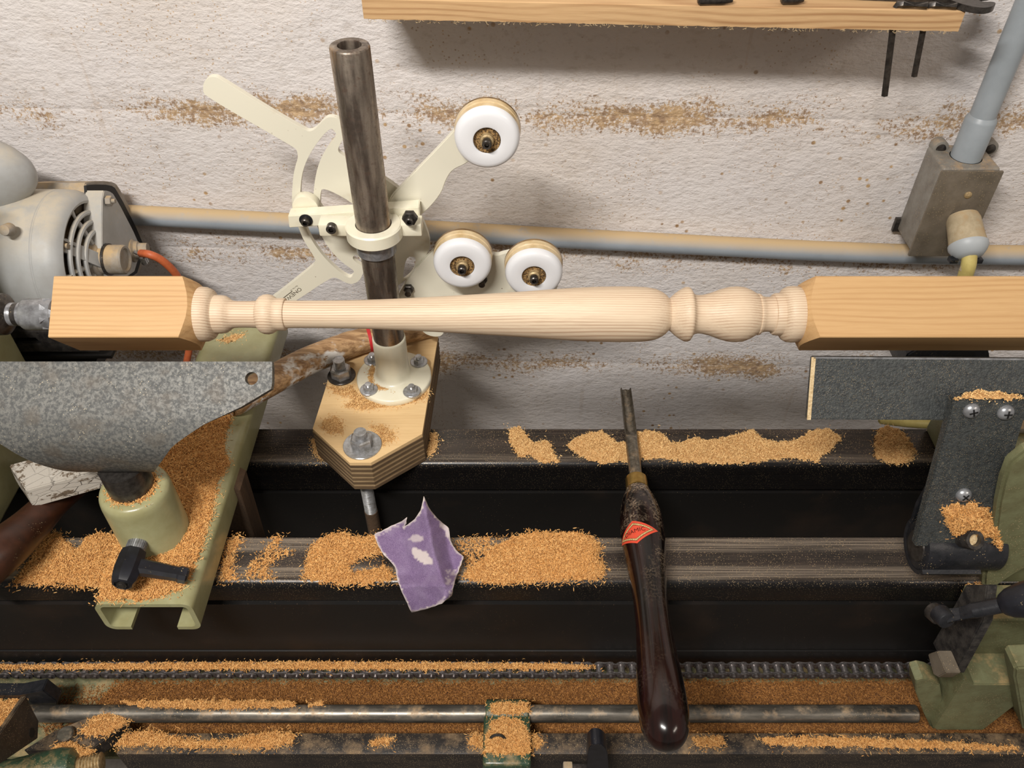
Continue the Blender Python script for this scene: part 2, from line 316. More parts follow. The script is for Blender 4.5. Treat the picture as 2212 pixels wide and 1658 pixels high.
def thread(bm, p0, p1, r, pitch=1.6, seg=16):
    L = (Vector(p1)-Vector(p0)).length; prof = [(0, r*.8)]; s = 0
    while s < L: prof += [(s, r*.80), (s+pitch*.45, r), (s+pitch*.6, r)]; s += pitch
    prof.append((L, r*.8)); return rev(bm, p0, Vector(p1)-Vector(p0), prof, seg)
def inpoly(P, x, y):
    P = np.asarray(P, float); c = np.zeros(len(x), bool); j = len(P)-1
    for i in range(len(P)):
        xi, yi, xj, yj = P[i][0], P[i][1], P[j][0], P[j][1]
        m = ((yi > y) != (yj > y)) & (x < (xj-xi)*(y-yi)/((yj-yi) if abs(yj-yi) > 1e-12 else 1e-12)+xi); c ^= m; j = i
    return c
def edged(P, x, y):
    P = np.asarray(P, float); d = np.full(len(x), 1e9)
    for i in range(len(P)):
        a = P[i]; b = P[(i+1) % len(P)]; ab = b-a; L = max((ab**2).sum(), 1e-9)
        t = np.clip(((x-a[0])*ab[0]+(y-a[1])*ab[1])/L, 0, 1); d = np.minimum(d, np.hypot(x-a[0]-t*ab[0], y-a[1]-t*ab[1]))
    return d
def chaikin(P, k=2):
    for _ in range(k):
        Q = []
        for i in range(len(P)):
            a = P[i]; b = P[(i+1) % len(P)]
            Q += [(a[0]*.75+b[0]*.25, a[1]*.75+b[1]*.25), (a[0]*.25+b[0]*.75, a[1]*.25+b[1]*.75)]
        P = Q
    return P
def cdt(loops, extra=()):
    vs, es = [], []
    for L in loops:
        s = len(vs); vs += [Vector(p) for p in L]; es += [(s+i, s+(i+1) % len(L)) for i in range(len(L))]
    vs += [Vector(p) for p in extra]
    r = delaunay_2d_cdt(vs, es, [], 0, 1e-6); V = [tuple(p) for p in r[0]]; F = r[2]
    c = np.array([np.mean([V[i] for i in f], axis=0) for f in F]); ins = np.zeros(len(F), bool)
    for L in loops: ins ^= inpoly(L, c[:, 0], c[:, 1])
    return V, [f for f, k in zip(F, ins) if k]
def plate(bm, loops, fn, thick, sm=1, bev=0):
    """flat plate from pixel outlines; fn maps (px,py) to the front plane, thick = extrusion vector"""
    loops = [chaikin(L, sm) if sm else L for L in loops]
    V, F = cdt(loops); t = B(); thick = Vector(thick)
    P = [fn(*p) for p in V]
    a = [t.verts.new(p) for p in P]; b = [t.verts.new(p+thick) for p in P]
    cnt = {}
    for f in F:
        t.faces.new([a[i] for i in f]); t.faces.new([b[i] for i in reversed(f)])
        for i in range(len(f)):
            e = (f[i], f[(i+1) % len(f)]); cnt[tuple(sorted(e))] = cnt.get(tuple(sorted(e)), 0)+1
    for (i, j), k in cnt.items():
        if k == 1:
            try: t.faces.new((a[i], a[j], b[j], b[i]))
            except ValueError: pass
    loose = [v for v in t.verts if not v.link_faces]
    for v in loose: t.verts.remove(v)
    bmesh.ops.recalc_face_normals(t, faces=t.faces)
    if bev:
        es = [e for e in t.edges if len(e.link_faces) == 2 and e.calc_face_angle(0) > 1.2]
        bmesh.ops.bevel(t, geom=es, offset=bev, segments=2, affect='EDGES', clamp_overlap=True)
    return merge(bm, t)
def Yf(Y): return lambda x, y: atY(x, y, Y)
def Zf(Z): return lambda x, y: atZ(x, y, Z)
def Xf(X): return lambda x, y: atX(x, y, X)
def zz2(pts, s, ox, oy): return [(ox+p[0]/s, oy+p[1]/s) for p in pts]
def text(name, body, size, mapf, mat, parent, ext=0):
    cu = bpy.data.curves.new('t', 'FONT'); cu.body = body; cu.size = size; cu.resolution_u = 3
    o = bpy.data.objects.new('t', cu); sc.collection.objects.link(o); dg = bpy.context.evaluated_depsgraph_get(); dg.update()
    me = bpy.data.meshes.new_from_object(o.evaluated_get(dg)); bpy.data.objects.remove(o)
    for v in me.vertices: v.co = mapf(v.co.x, v.co.y)
    return link(name, me, mat, parent)

# ------------------------------------------------------------------ sawdust generator
def vnoise(x, y, s=1.0):
    x = x*s; y = y*s
    return (np.sin(x*1.3+y*.7)+np.sin(x*-.8+y*1.9+1.7)+np.sin(x*2.7-y*2.1+.6)*.6+np.sin(x*4.3+y*3.7+2.2)*.4)/3.0
def chips(P, Nn, U, V, n, L=(1.8, 4.2), Wd=(.35, .95), flat=.45):
    """n bent curls at points P (n,3); returns verts, faces, rnd"""
    ang = rng.uniform(0, 2*np.pi, n); tilt = rng.normal(0, flat, n)
    d = (np.cos(ang)[:, None]*U + np.sin(ang)[:, None]*V)
    d = d*np.cos(tilt)[:, None] + Nn*np.sin(tilt)[:, None]
    s = np.cross(np.broadcast_to(Nn, d.shape), d); s /= np.linalg.norm(s, axis=1)[:, None]+1e-9
    rl = rng.normal(0, .5, n); up = np.cross(d, s); s2 = s*np.cos(rl)[:, None]+up*np.sin(rl)[:, None]; up2 = np.cross(d, s2)
    ln = rng.uniform(*L, n); wd = rng.uniform(*Wd, n); bend = rng.uniform(-.1, .35, n)*ln
    vs = []
    for k, (t, b) in enumerate(((-.5, -.4), (0., .3), (.5, -.4))):
        c = P + d*(ln*t)[:, None] + up2*(bend*b)[:, None]; q = (wd*(.55 if k != 1 else 1)*.5)[:, None]
        vs += [c-s2*q, c+s2*q]
    Vt = np.stack(vs, 1).reshape(-1, 3); i = np.arange(n)[:, None]*6
    F = np.concatenate([i+np.array([[0, 1, 3, 2]]), i+np.array([[2, 3, 5, 4]])], 0)
    return Vt, F, np.repeat(rng.uniform(0, 1, n), 6)
def sawdust(name, label, poly, fn, h=6, dens=1.0, parent=None, cat='sawdust', stray=.12, base=True, edge=6., U=(1, 0, 0), V=(0, 1, 0), sub=0.0, L=(1.8, 4.2), rough=1.0, mats=('sawdust', 'sawbase'), group=None):
    U = np.array(U, float); V = np.array(V, float); Nn = np.cross(U, V)
    P3 = np.array([fn(*p) for p in poly]); O = P3.mean(0); P2 = np.stack([(P3-O)@U, (P3-O)@V], 1)
    mn, mx = P2.min(0), P2.max(0); A = .5*abs(np.dot(P2[:, 0], np.roll(P2[:, 1], 1))-np.dot(P2[:, 1], np.roll(P2[:, 0], 1)))
    def height(x, y):
        ins = inpoly(P2, x, y); d = edged(P2, x, y)*np.where(ins, 1, -1) + vnoise(x, y, .35)*2.2*rough
        hh = h*(1-np.exp(-np.clip(d, 0, 99)/edge))*(.75+.35*vnoise(x+O[0], y, .12)+.12*vnoise(x, y+O[1], .5)); return np.where(d > 0, np.maximum(hh, .15), -1)
    verts, faces, rn, mi = [], [], [], []; nv = 0
    if base:
        st = 2.2 if A < 30000 else 3.2
        gx = np.arange(mn[0]-3, mx[0]+3+st, st); gy = np.arange(mn[1]-3, mx[1]+3+st, st); X, Y = np.meshgrid(gx, gy)
        X = X+rng.uniform(-.25, .25, X.shape)*st; Y = Y+rng.uniform(-.25, .25, Y.shape)*st
        H = height(X.ravel(), Y.ravel()).reshape(X.shape); ok = H > 0
        Hb = np.maximum(H, 0)-.15
        bV = O+X.ravel()[:, None]*U+Y.ravel()[:, None]*V+Hb.ravel()[:, None]*Nn; idx = np.arange(X.size).reshape(X.shape)
        q = ok[:-1, :-1].astype(int)+ok[1:, :-1]+ok[:-1, 1:]+ok[1:, 1:]
        if sub: q = np.where(rng.uniform(0, 1, q.shape) < sub, 0, q)
        I, J = np.where(q >= 3); bF = np.stack([idx[I, J], idx[I, J+1], idx[I+1, J+1], idx[I+1, J]], 1)
        verts.append(bV); faces.append(bF); rn.append(rng.uniform(0, .6, len(bV))); mi += [1]*len(bF); nv += len(bV)
    bb = mx-mn+12; n = max(8, int(1.0*dens*bb[0]*bb[1])); x = rng.uniform(mn[0]-6, mx[0]+6, n); y = rng.uniform(mn[1]-6, mx[1]+6, n)
    H = height(x, y); keep = H > 0; out = (~keep) & (edged(P2, x, y) < rng.exponential(2.5, n)) & (rng.uniform(0, 1, n) < stray*4); H = np.where(out, 0.1, H); keep = keep | out
    x, y, H = x[keep], y[keep], H[keep]
    n = len(x); P = O+x[:, None]*U+y[:, None]*V+(H+rng.uniform(.2, 1.5, n)*(H > .3)+.25)[:, None]*Nn
    cV, cF, cr = chips(P, Nn, U, V, n, L=L); verts.append(cV); faces.append(cF+nv); rn.append(cr); mi += [0]*len(cF)
    Vt = np.concatenate(verts); F = np.concatenate(faces).astype(int); R = np.concatenate(rn)
    used = np.unique(F); remap = np.full(len(Vt), -1); remap[used] = np.arange(len(used)); Vt = Vt[used]; R = R[used]; F = remap[F]
    me = bpy.data.meshes.new(name); me.vertices.add(len(Vt)); me.vertices.foreach_set('co', Vt.ravel())
    me.loops.add(F.size); me.loops.foreach_set('vertex_index', F.ravel().astype(np.int32)); me.polygons.add(len(F))
    me.polygons.foreach_set('loop_start', np.arange(0, F.size, 4, dtype=np.int32)); me.polygons.foreach_set('material_index', np.array(mi, dtype=np.int32))
    me.update(calc_edges=True); a = me.attributes.new('rnd', 'FLOAT', 'POINT'); a.data.foreach_set('value', R.astype(np.float32))
    o = link(name, me, list(mats), parent)
    return tag(o, label, cat if parent is None else None, kind='stuff', group=group)

# ================================================================== STRUCTURE
BED = -740.0; XL, XR = -1150, 1150
def wall():
    root = thing('wall_back', 'white painted concrete block wall behind the lathe with brown dust in its mortar joints', None, (0, 960, -1650), kind='structure')
    root.location = (0, 0, 0); root['_base'] = [0, 0, -CZ*1000]
    joints = [-1650, -1484, -1281, -1078, -875, -672, -469, -266, -63, 140, 343, 546]
    for z0, z1 in zip(joints[:-1], joints[1:]):
        fine = -1100 < z0 < 200; sx = 9 if fine else 60; nz = 40 if fine else 6
        xs = np.linspace(-1500, 1500, int(3000/sx)); zs = np.concatenate([[z0-.3, z0+1.2, z0+3], np.linspace(z0+6, z1-6, nz), [z1-3, z1-1.2, z1+.3]])
        X, Z = np.meshgrid(xs, zs); d = np.minimum(Z-z0, z1-Z); wob = vnoise(X, Z*0+z0, .03)*1.5
        rec = .25*np.clip(1-(d+wob)/5.0, 0, 1)**2 + 1.0*np.clip(1-d/22, 0, 1)**2
        Y = 960-.03*X+rec+vnoise(X, Z, .05)*.35+vnoise(X+33, Z*2, .16)*.25
        V = np.stack([X, Y, Z], -1).reshape(-1, 3); i = np.arange(X.size).reshape(X.shape)
        F = np.stack([i[:-1, :-1], i[:-1, 1:], i[1:, 1:], i[1:, :-1]], -1).reshape(-1, 4)
        me = bpy.data.meshes.new('block_course'); me.from_pydata(V.tolist(), [], F.tolist())
        for p in me.polygons: p.use_smooth = True
        link('block_course', me, 'wall', root)
    bm = box(B(), -1500, 1500, 968+47, 1200, -1650, 546); obj('wall_core', bm, 'concrete', root)
wall()
fl = obj('floor', box(B(), -2200, 2600, -1800, 1300, -1700, -1650), 'concrete'); tag(fl, 'grey concrete floor far below the lathe bed', kind='structure')

# ================================================================== LATHE BED
bed = thing('lathe_bed', 'black steel lathe bed of two long parallel rails covered with wood dust', 'lathe bed', (0, 583, -1000))
def rail(name, y0, y1, step):
    prof = [(y1, -890), (y1, BED-3), (y1-3, BED)]
    for k in range(7): prof += [(y1-8-k*.0-(y1-y0-18)*k/6, BED-(.5 if k % 2 else 0))]
    prof += [(y0+9*(1-math.sin(math.radians(a_))), BED-9*(1-math.cos(math.radians(a_)))) for a_ in range(0, 91, 15)]+[(y0, BED-step), (y0+2.5, BED-step-1), (y0+2.5, -890)]
    t = B(); A = [t.verts.new((XL, y, z)) for y, z in prof]; C = [t.verts.new((XR, y, z)) for y, z in prof]; n = len(prof)
    for i in range(n): t.faces.new((A[i], A[(i+1) % n], C[(i+1) % n], C[i]))
    t.faces.new(A[::-1]); t.faces.new(C)
    return obj(name, t, 'bed', bed, smooth=30)
rail('front_rail', 473, 534, 30); rail('rear_rail', 634, 693, 46)
for nm, y in (('front_web', 471.5), ('rear_web', 631.5)):
    t = box(B(), XL, XR, y, y+4, -889, -790 if y > 500 else -776); obj(nm, t, 'web', bed)
obj('bed_foot_bar', box(B(), XL, XR, 470, 478, -900, -872, .8), 'web', bed)
for x in (-800, 820): obj('cross_tie', box(B(), x, x+60, 534, 634, -870, -760, 2), 'web', bed)
for x in (-900, 950): obj('leg', box(B(), x, x+90, 480, 690, -1650, -889, 4), 'web', bed)
# lower tray, rod, chain and front bar
tray = thing('chip_tray', 'long steel tray under the chain buried in brown sawdust', 'tray', (0, 450, -960))
t = B(); prof = [(560, -910), (500, -938), (474, -946), (385, -952), (384, -956), (474, -950), (502, -942), (562, -914)]
A = [t.verts.new((-800, y, z)) for y, z in prof]; C = [t.verts.new((940, y, z)) for y, z in prof]
for i in range(len(prof)): t.faces.new((A[i], A[(i+1) % 8], C[(i+1) % 8], C[i]))
t.faces.new(A[::-1]); t.faces.new(C); obj('tray_sheet', t, 'sage_dusty', tray)
rod = obj('guide_rod', rev(B(), (-540, 413, -905), (1, 0, 0), [(0, 8.5), (1, 9.5), (988, 9.5), (989, 8.5)], 32), 'rod')
tag(rod, 'long round steel rod running under the chain above the sawdust tray', 'rod')
fb = thing('front_bar', 'black square bar along the bottom edge with streaky dusty top', 'bar', (0, 376, -1000))
obj('bar_body', box(B(), -425, XR, 369, 392, -1000, -906, 1.2), 'bar', fb)
# chain
ch = thing('roller_chain', 'black roller chain stretched along the bed, half buried in sawdust on the left', 'chain', (0, 458, -900))
pitch = 12.7; CY, CZc = 458, -893
def link_bm(outer):
    bm = B(); w2, r, th = (6.8, 5.6, 1.4) if outer else (5.0, 5.8, 1.4)
    for sgn in (-1, 1):
        t = B(); pts = []
        for k in range(7): a = math.pi/2+math.pi*k/6; pts.append((-pitch/2+r*math.cos(a), r*math.sin(a)))
        pts.append((0, -r*.72))
        for k in range(7): a = -math.pi/2+math.pi*k/6; pts.append((pitch/2+r*math.cos(a), r*math.sin(a)))
        pts.append((0, r*.72)); y = CY+sgn*w2
        a_ = [t.verts.new((x, y-th/2, CZc+z)) for x, z in pts]; b_ = [t.verts.new((x, y+th/2, CZc+z)) for x, z in pts]
        t.faces.new(a_); t.faces.new(b_[::-1])
        for i in range(len(pts)): t.faces.new((a_[i], b_[i], b_[(i+1) % len(pts)], a_[(i+1) % len(pts)]))
        merge(bm, t)
    for sx in (-pitch/2, pitch/2):
        if outer: cyl(bm, (sx, CY-9, CZc), (sx, CY+9, CZc), 1.9, seg=10)
        else: cyl(bm, (sx, CY-4.3, CZc), (sx, CY+4.3, CZc), 4.0, seg=14)
    bmesh.ops.recalc_face_normals(bm, faces=bm.faces); return bm
protos = {}
for i in range(-51, 48):
    outer = i % 2 == 0; x = i*pitch+4
    if outer not in protos:
        bm = link_bm(outer); me = bm2me(bm, 'chain_link'); o = link('chain_link', me, 'chain', ch); protos[outer] = o
    else:
        o = protos[outer].copy(); sc.collection.objects.link(o); o.parent = ch
    o.location = (x/1000, 0, 0)

# ================================================================== TURNED POST
AY, AZ = 584.0, -475.0; S = 27.5
nn_, tt_ = Vector((0, -.593, .805)), Vector((0, .805, .593)); K = .4167
def px2X(px): return (px-PX)*K
bal = thing('turned_baluster', 'pale wooden baluster with square ends mounted in the lathe', 'baluster', (0, AY, AZ-30))
def square(name, x0, x1, cone):
    t = B(); c = Vector((0, AY, AZ)); e = .9
    sec = []
    for a, b in ((1, 1), (1, -1), (-1, -1), (-1, 1)):
        nxt = {(1, 1): (1, -1), (1, -1): (-1, -1), (-1, -1): (-1, 1), (-1, 1): (1, 1)}[(a, b)]
        sec.append(c+nn_*S*a+tt_*S*b)
    pts = []
    for i in range(4):
        p, q, r_ = sec[i], sec[(i-1) % 4], sec[(i+1) % 4]
        pts += [p+(q-p).normalized()*e, p+(r_-p).normalized()*e]
        k = 12
        for j in range(1, k): pts.append(pts[-j] + (sec[(i+1) % 4]-(sec[(i+1) % 4]-p).normalized()*e-pts[-j])*(j/k) if False else (p+(r_-p).normalized()*e).lerp(r_+(p-r_).normalized()*e, j/k))
    n = len(pts); rings = []
    sgn = 1 if cone > 0 else -1; xe, xo = (x1, x0) if cone > 0 else (x0, x1)
    def ring(x, sc_): return [t.verts.new((x, AY+(p.y-AY)*sc_, AZ+(p.z-AZ)*sc_)) for p in pts]
    rings.append([t.verts.new((xo, p.y, p.z)) for p in pts])
    # shoulder: turned corners fall away as radius grows beyond the flat
    R = [math.hypot(p.y-AY, p.z-AZ) for p in pts]
    rings.append([t.verts.new((xe-sgn*max(0, (r-26))*.55+sgn*random.uniform(-.25, .25), p.y, p.z)) for r, p in zip(R, pts)])
    rings.append([t.verts.new((xe+sgn*1.5, AY+(p.y-AY)*25/r, AZ+(p.z-AZ)*25/r)) for r, p in zip(R, pts)])
    rings.append([t.verts.new((xe+sgn*3, AY+(p.y-AY)*14/r, AZ+(p.z-AZ)*14/r)) for r, p in zip(R, pts)])
    for a, b in zip(rings[:-1], rings[1:]):
        for k in range(n): t.faces.new((a[k], a[(k+1) % n], b[(k+1) % n], b[k]))
    t.faces.new(rings[0][::-1]); t.faces.new(rings[-1]); return obj(name, t, 'post_wood', bal, smooth=25)
square('square_block', -400, -281, 1); square('square_block', 259, 760, -1)
prof = [(408, 40), (411, 46), (416, 53), (425, 57.5), (437, 59.5), (449, 58.5), (459, 54), (464, 47), (465.5, 43), (467, 41.5), (478, 41.5), (488, 40), (494, 36.5), (499, 32), (505, 29.5), (515, 28.7), (540, 28.7), (556, 29.5),
 (558, 33), (563, 39), (571, 42.6), (580, 43.3), (588, 41.5), (594, 37.5), (597, 35.2), (606, 34.8), (615, 35.3), (617.5, 33.5), (618, 30.2), (640, 29.6), (700, 29.8), (760, 30.6), (820, 32.2), (881, 35.0), (950, 38.5), (1000, 41.5), (1062, 45), (1120, 48.5), (1180, 53), (1240, 57),
 (1290, 59.3), (1330, 60.0), (1370, 59.7), (1395, 58.5), (1415, 55), (1430, 48), (1438, 42), (1443, 36), (1446, 34.8), (1449, 37), (1458, 45.5), (1470, 54), (1479, 58.6), (1485, 59), (1489, 57.5), (1492, 53), (1496, 46), (1501, 42.5), (1508, 41.4), (1518, 42), (1535, 46.5), (1555, 54), (1573, 58.8), (1590, 60.2), (1606, 58.5), (1620, 53), (1630, 47), (1635, 43.5), (1636.5, 45), (1640, 44.5), (1645, 40), (1652, 37.8), (1662, 37.6), (1668, 39.5),
 (1669, 43), (1673, 45.5), (1681, 46), (1686, 46.5), (1688, 50), (1692, 56), (1700, 60), (1710, 61.2), (1722, 60), (1734, 55.5), (1742, 49), (1748, 42)]
# resample smoothly
P2 = []
for i in range(len(prof)-1):
    a, b = prof[i], prof[i+1]; k = max(1, int((b[0]-a[0])/14))
    for j in range(k): P2.append((a[0]+(b[0]-a[0])*j/k, a[1]+(b[1]-a[1])*j/k))
P2.append(prof[-1])
bm = rev(B(), (0, AY, AZ), (1, 0, 0), [(px2X(a), b*K) for a, b in P2], 96)
obj('turned_shaft', bm, 'turned_wood', bal, smooth=40)

# ================================================================== HEADSTOCK + SPUR + MOTOR
hs = thing('headstock', 'pale green painted cast headstock at the left edge carrying the drive spindle', 'headstock', (-640, 590, BED))
obj('housing', box(B(), -900, -556, 500, 708, BED, -390, 6, seg=3), 'sage', hs)
bm = rev(B(), (-575, AY, AZ), (1, 0, 0), [(0, 19), (104, 19), (108, 18.4), (110, 18.9), (114, 19), (119, 18.6), (121.5, 15.5), (123, 12), (124, 10.2), (150, 10.2)], 48)
obj('spindle_nose', bm, 'dark_steel', hs)
sp = thing('spur_drive_centre', 'shiny steel drive centre between the headstock spindle and the square wooden end', 'drive centre', (-430, AY, AZ-15))
bm = rev(B(), (-452, AY, AZ), (1, 0, 0), [(0, 10.4), (4, 10.6), (6, 9.6), (9, 9.6), (10, 11), (13, 11), (14, 13.6), (15.5, 14.4), (42, 14.4), (44, 11.5), (46, 8)], 48)
obj('shank_collar', bm, 'steel', sp)
bm = B()
for k in range(4):
    a0 = math.radians(48+90*k); t = B(); ring = []
    for (x, w_, r) in ((-418, 8.5, 14.2), (-412, 4.5, 14.2), (-405, 2.2, 14.2), (-399.5, 1.2, 13.8)):
        pts = [(-w_, 0), (-w_, r*.96), (0, r), (w_, r*.96), (w_, 0)]
        ring.append([t.verts.new((x, AY+math.cos(a0)*v-math.sin(a0)*u, AZ+math.sin(a0)*v+math.cos(a0)*u)) for u, v in pts])
    for p, q in zip(ring[:-1], ring[1:]):
        for i in range(5): t.faces.new((p[i], p[(i+1) % 5], q[(i+1) % 5], q[i]))
    t.faces.new(ring[0][::-1]); t.faces.new(ring[-1]); merge(bm, t)
obj('spur_wing', bm, 'steel', sp)
MY, MZ = 820.0, -583.0
mo = thing('electric_motor', 'dusty grey electric motor with slotted end bell behind the headstock', 'motor', (-600, MY, -690))
obj('motor_body', rev(B(), (-780, MY, MZ), (1, 0, 0), [(0, 60), (10, 80), (20, 82), (250, 82), (251, 81.2), (252, 81.2), (253, 82)], 72), 'motor', mo)
bell = [(-527, 82), (-514, 81), (-506, 78), (-501, 73), (-499, 69), (-500, 66), (-506, 65.5), (-520, 65)]
obj('end_bell', rev(B(), (-0, MY, MZ), (1, 0, 0), bell, 72, caps=False), 'motor', mo)
obj('bell_recess', rev(B(), (-535, MY, MZ), (1, 0, 0), [(0, 60), (15, 66), (15.5, 0.1)], 48), 'motor_in', mo)
def torusX(bm, x, R, r, a0=0, a1=360, n=48):
    pts = [(x, MY+R*math.cos(math.radians(a0+(a1-a0)*k/n)), MZ+R*math.sin(math.radians(a0+(a1-a0)*k/n))) for k in range(n+1)]
    return tube(bm, pts, r, 8)
for R, x in ((55, -499), (44, -496), (33, -493)): obj('vent_ring', torusX(B(), x, R, 3.1), 'motor', mo)
for a in range(18, 378, 36):
    c, s_ = math.cos(math.radians(a)), math.sin(math.radians(a))
    obj('spoke', tube(B(), [(-502, MY+68*c, MZ+68*s_), (-499, MY+48*c, MZ+48*s_), (-494, MY+22*c, MZ+22*s_)], 3.2, 8), 'motor', mo)
obj('hub', rev(B(), (-515, MY, MZ), (1, 0, 0), [(0, 26), (18, 25), (22, 22), (26, 19.5), (27, 17.5), (52, 17.5), (54, 16), (54, 13.5), (51.5, 12), (51.5, .1)], 40), 'motor_dusty', mo)
obj('hub_band', rev(B(), (-483, MY, MZ), (1, 0, 0), [(0, 17.6), (0, 19.3), (3, 19.3), (3, 17.6)], 36), 'dark_steel', mo)
a = atX(116, 529, -514); b_ = Vector((-494, MY-10, MZ+4))
bm = B(); cyl(bm, a+Vector((-10, 4, -2)), a+Vector((8, -2, 0)), 11.5, 8, 20, 2); obj('lug', bm, 'motor', mo)
bm = B(); hexnut(bm, a+Vector((8, -2, 0)), (1, 0, 0), 7, 5); cyl(bm, a+Vector((12, -2, 0)), a+Vector((17, -2, 0)), 3.2); obj('bolt', bm, 'motor_dusty', mo)
d = (b_-a).normalized(); bm = B(); u = Vector((0, -d.z, d.y)).normalized()
t = B(); vs = []
for p in (a+Vector((9, 0, 0)), b_+Vector((8, 0, 0))):
    for su, sx in ((-8, 0), (8, 0), (8, 3.5), (-8, 3.5)): vs.append(t.verts.new(p+u*su+Vector((sx, 0, 0))))
for f in ((0, 1, 2, 3), (7, 6, 5, 4), (0, 4, 5, 1), (1, 5, 6, 2), (2, 6, 7, 3), (3, 7, 4, 0)): t.faces.new([vs[i] for i in f])
obj('clamp_strap', merge(bm, t), 'motor', mo)
pl = [(221, 411), (236, 412), (248, 420), (302, 525), (303, 545), (287, 600), (221, 600), (220, 500)]
obj('end_plate', plate(B(), [pl], Xf(-483), (-22, 0, 0), 1, .8), 'motor', mo)
bx = [(182, 402), (200, 398), (238, 399), (252, 408), (309, 521), (310, 545), (292, 604), (215, 606)]
obj('gasket', plate(B(), [bx], Xf(-503), (-3, 0, 0), 1), 'black_rubber', mo)
bx2 = [(178, 397), (198, 391), (242, 391), (258, 401), (315, 520), (316, 548), (296, 608), (210, 610)]
obj('terminal_box', plate(B(), [bx2], Xf(-506), (-62, 0, 0), 2, 3), 'motor_dusty', mo)
c = atX(231, 434, -482); bm = B(); hexnut(bm, c, (1, 0, 0), 6.2, 6); cyl(bm, c, c+Vector((10, 0, 0)), 2.6); obj('bolt', bm, 'motor_dusty', mo)
c = atX(290, 541, -482); bm = B(); rev(bm, c-Vector((3, 0, 0)), (1, .15, 0), [(0, 15), (3, 15), (5, 12), (9, 11), (10, 9), (20, 8)], 20); obj('cable_gland', bm, 'motor_dusty', mo)
bm = B(); tube(bm, [c+Vector((6, -13, 8)), c+Vector((16, -11, 0)), c+Vector((16, -9, -10)), c+Vector((10, -6, -15))], 2.6, 8); hexnut(bm, c+Vector((14, -12, -2)), (0, 0, -1), 4, 10); obj('clamp_screw', bm, 'zinc', mo)
# capacitor hump
hc = Vector((-668, 835, -478)); t = B()
bmesh.ops.create_uvsphere(t, u_segments=40, v_segments=24, radius=1)
for v in t.verts: v.co = Vector((hc.x+v.co.x*134, hc.y+v.co.y*50, hc.z+v.co.z*(56 if v.co.z > 0 else 60)))
obj('capacitor_cover', t, 'motor', mo)
c = atX(15, 497, -545); t = B(); cyl(t, c+Vector((0, 6, -3)), c+Vector((0, -5, 3)), 7.5, 6, 18, 1.5); obj('cover_screw', t, 'motor_dusty', mo)
mb = thing('motor_bracket', 'dark grey slotted steel shelf under the motor', 'bracket', (-560, 800, -740))
obj('top_channel', plate(B(), [[(-60, 716), (235, 716), (214, 759), (-60, 759)], [(30, 729), (76, 729), (90, 740), (86, 742), (30, 742)]], Yf(738), (0, 6, 0), 0), 'iron', mb)
obj('shelf_plate', box(B(), -760, -480, 742, 900, -672, -667, .5), 'web', mb)
obj('under_channel', plate(B(), [[(-60, 761), (218, 761), (196, 800), (185, 860), (-60, 860)]], Yf(770), (0, 110, 0), 0), 'web', mb)
# orange cable
pts = [atX(305, 547, -466), atY(322, 549, 860), atY(345, 559, 862), atY(368, 578, 868), atY(385, 600, 874), atY(402, 640, 880), atY(413, 690, 885), atY(411, 740, 885), atY(402, 790, 880), atY(396, 850, 870)]
tag(obj('power_cable', tube(B(), spline(pts, 6), 5.0, 14), 'orange'), 'orange power cable curving down from the grey motor', 'cable')

# ================================================================== BANJO (left) AND TOOL REST (left)
bj = thing('lathe_banjo', 'sage green steel channel with round socket lying across both bed rails at left', 'tool rest holder', (-349, 640, BED))
X0, X1, ZT, th = -396.0, -303.0, -694.0, 5.0
def chan():
    R = 10; out, inn = [], []
    def arc(cx, cz, r, a0, a1, n=6): return [(cx+r*math.cos(math.radians(a0+(a1-a0)*k/n)), cz+r*math.sin(math.radians(a0+(a1-a0)*k/n))) for k in range(n+1)]
    zb = BED+.3
    o = [(X0+24, zb)] + arc(X0+R, zb+R, R, 270, 180) + arc(X0+R, ZT-R, R, 180, 90) + arc(X1-R, ZT-R, R, 90, 0) + arc(X1-R, zb+R, R, 0, -90) + [(X1-24, zb)]
    r = R-th
    i = [(X0+24, zb+th)] + arc(X0+R, zb+R, r, 270, 180) + arc(X0+R, ZT-R, r, 180, 90) + arc(X1-R, ZT-R, r, 90, 0) + arc(X1-R, zb+R, r, 0, -90) + [(X1-24, zb+th)]
    t = B(); fr = []
    for y in (422, 423, 560, 700, 862): fr.append(([t.verts.new((x, y, z)) for x, z in o], [t.verts.new((x, y, z)) for x, z in i]))
    for (o0, i0), (o1, i1) in zip(fr[:-1], fr[1:]):
        for k in range(len(o)-1):
            t.faces.new((o0[k], o0[k+1], o1[k+1], o1[k])); t.faces.new((i0[k+1], i0[k], i1[k], i1[k+1]))
        t.faces.new((o0[0], i0[0], i1[0], o1[0])); t.faces.new((o0[-1], o1[-1], i1[-1], i0[-1]))
    for (oo, ii), fl_ in ((fr[0], 1), (fr[-1], 0)):
        for k in range(len(o)-1): t.faces.new((oo[k], ii[k], ii[k+1], oo[k+1]))
    return t
obj('channel', chan(), 'sage', bj, smooth=40)
BX, BY = -361.0, 504.0
obj('post_socket', rev(B(), (BX, BY, ZT), (0, 0, 1), [(0, 34), (1.5, 33.5), (62, 33.2), (68, 32.6), (72, 31), (74, 28), (74, 22), (20, 21.6)], 64, caps=False), 'sage', bj, smooth=50)
bm = rev(B(), (BX+1, 474, -666), (0, -1, 0), [(0, 8.5), (12, 8.5), (14, 8.2)], 36)
for f in bm.faces: pass
knv = B()
for k in range(28):
    a = 2*math.pi*k/28; box(knv, -.35, .35, -13, -1, 8.3, 9.2, mat=Matrix.Translation((BX+1, 474, -666)) @ Matrix.Rotation(a, 4, 'Y'))
merge(bm, knv); obj('knurled_collar', bm, 'steel', bj)
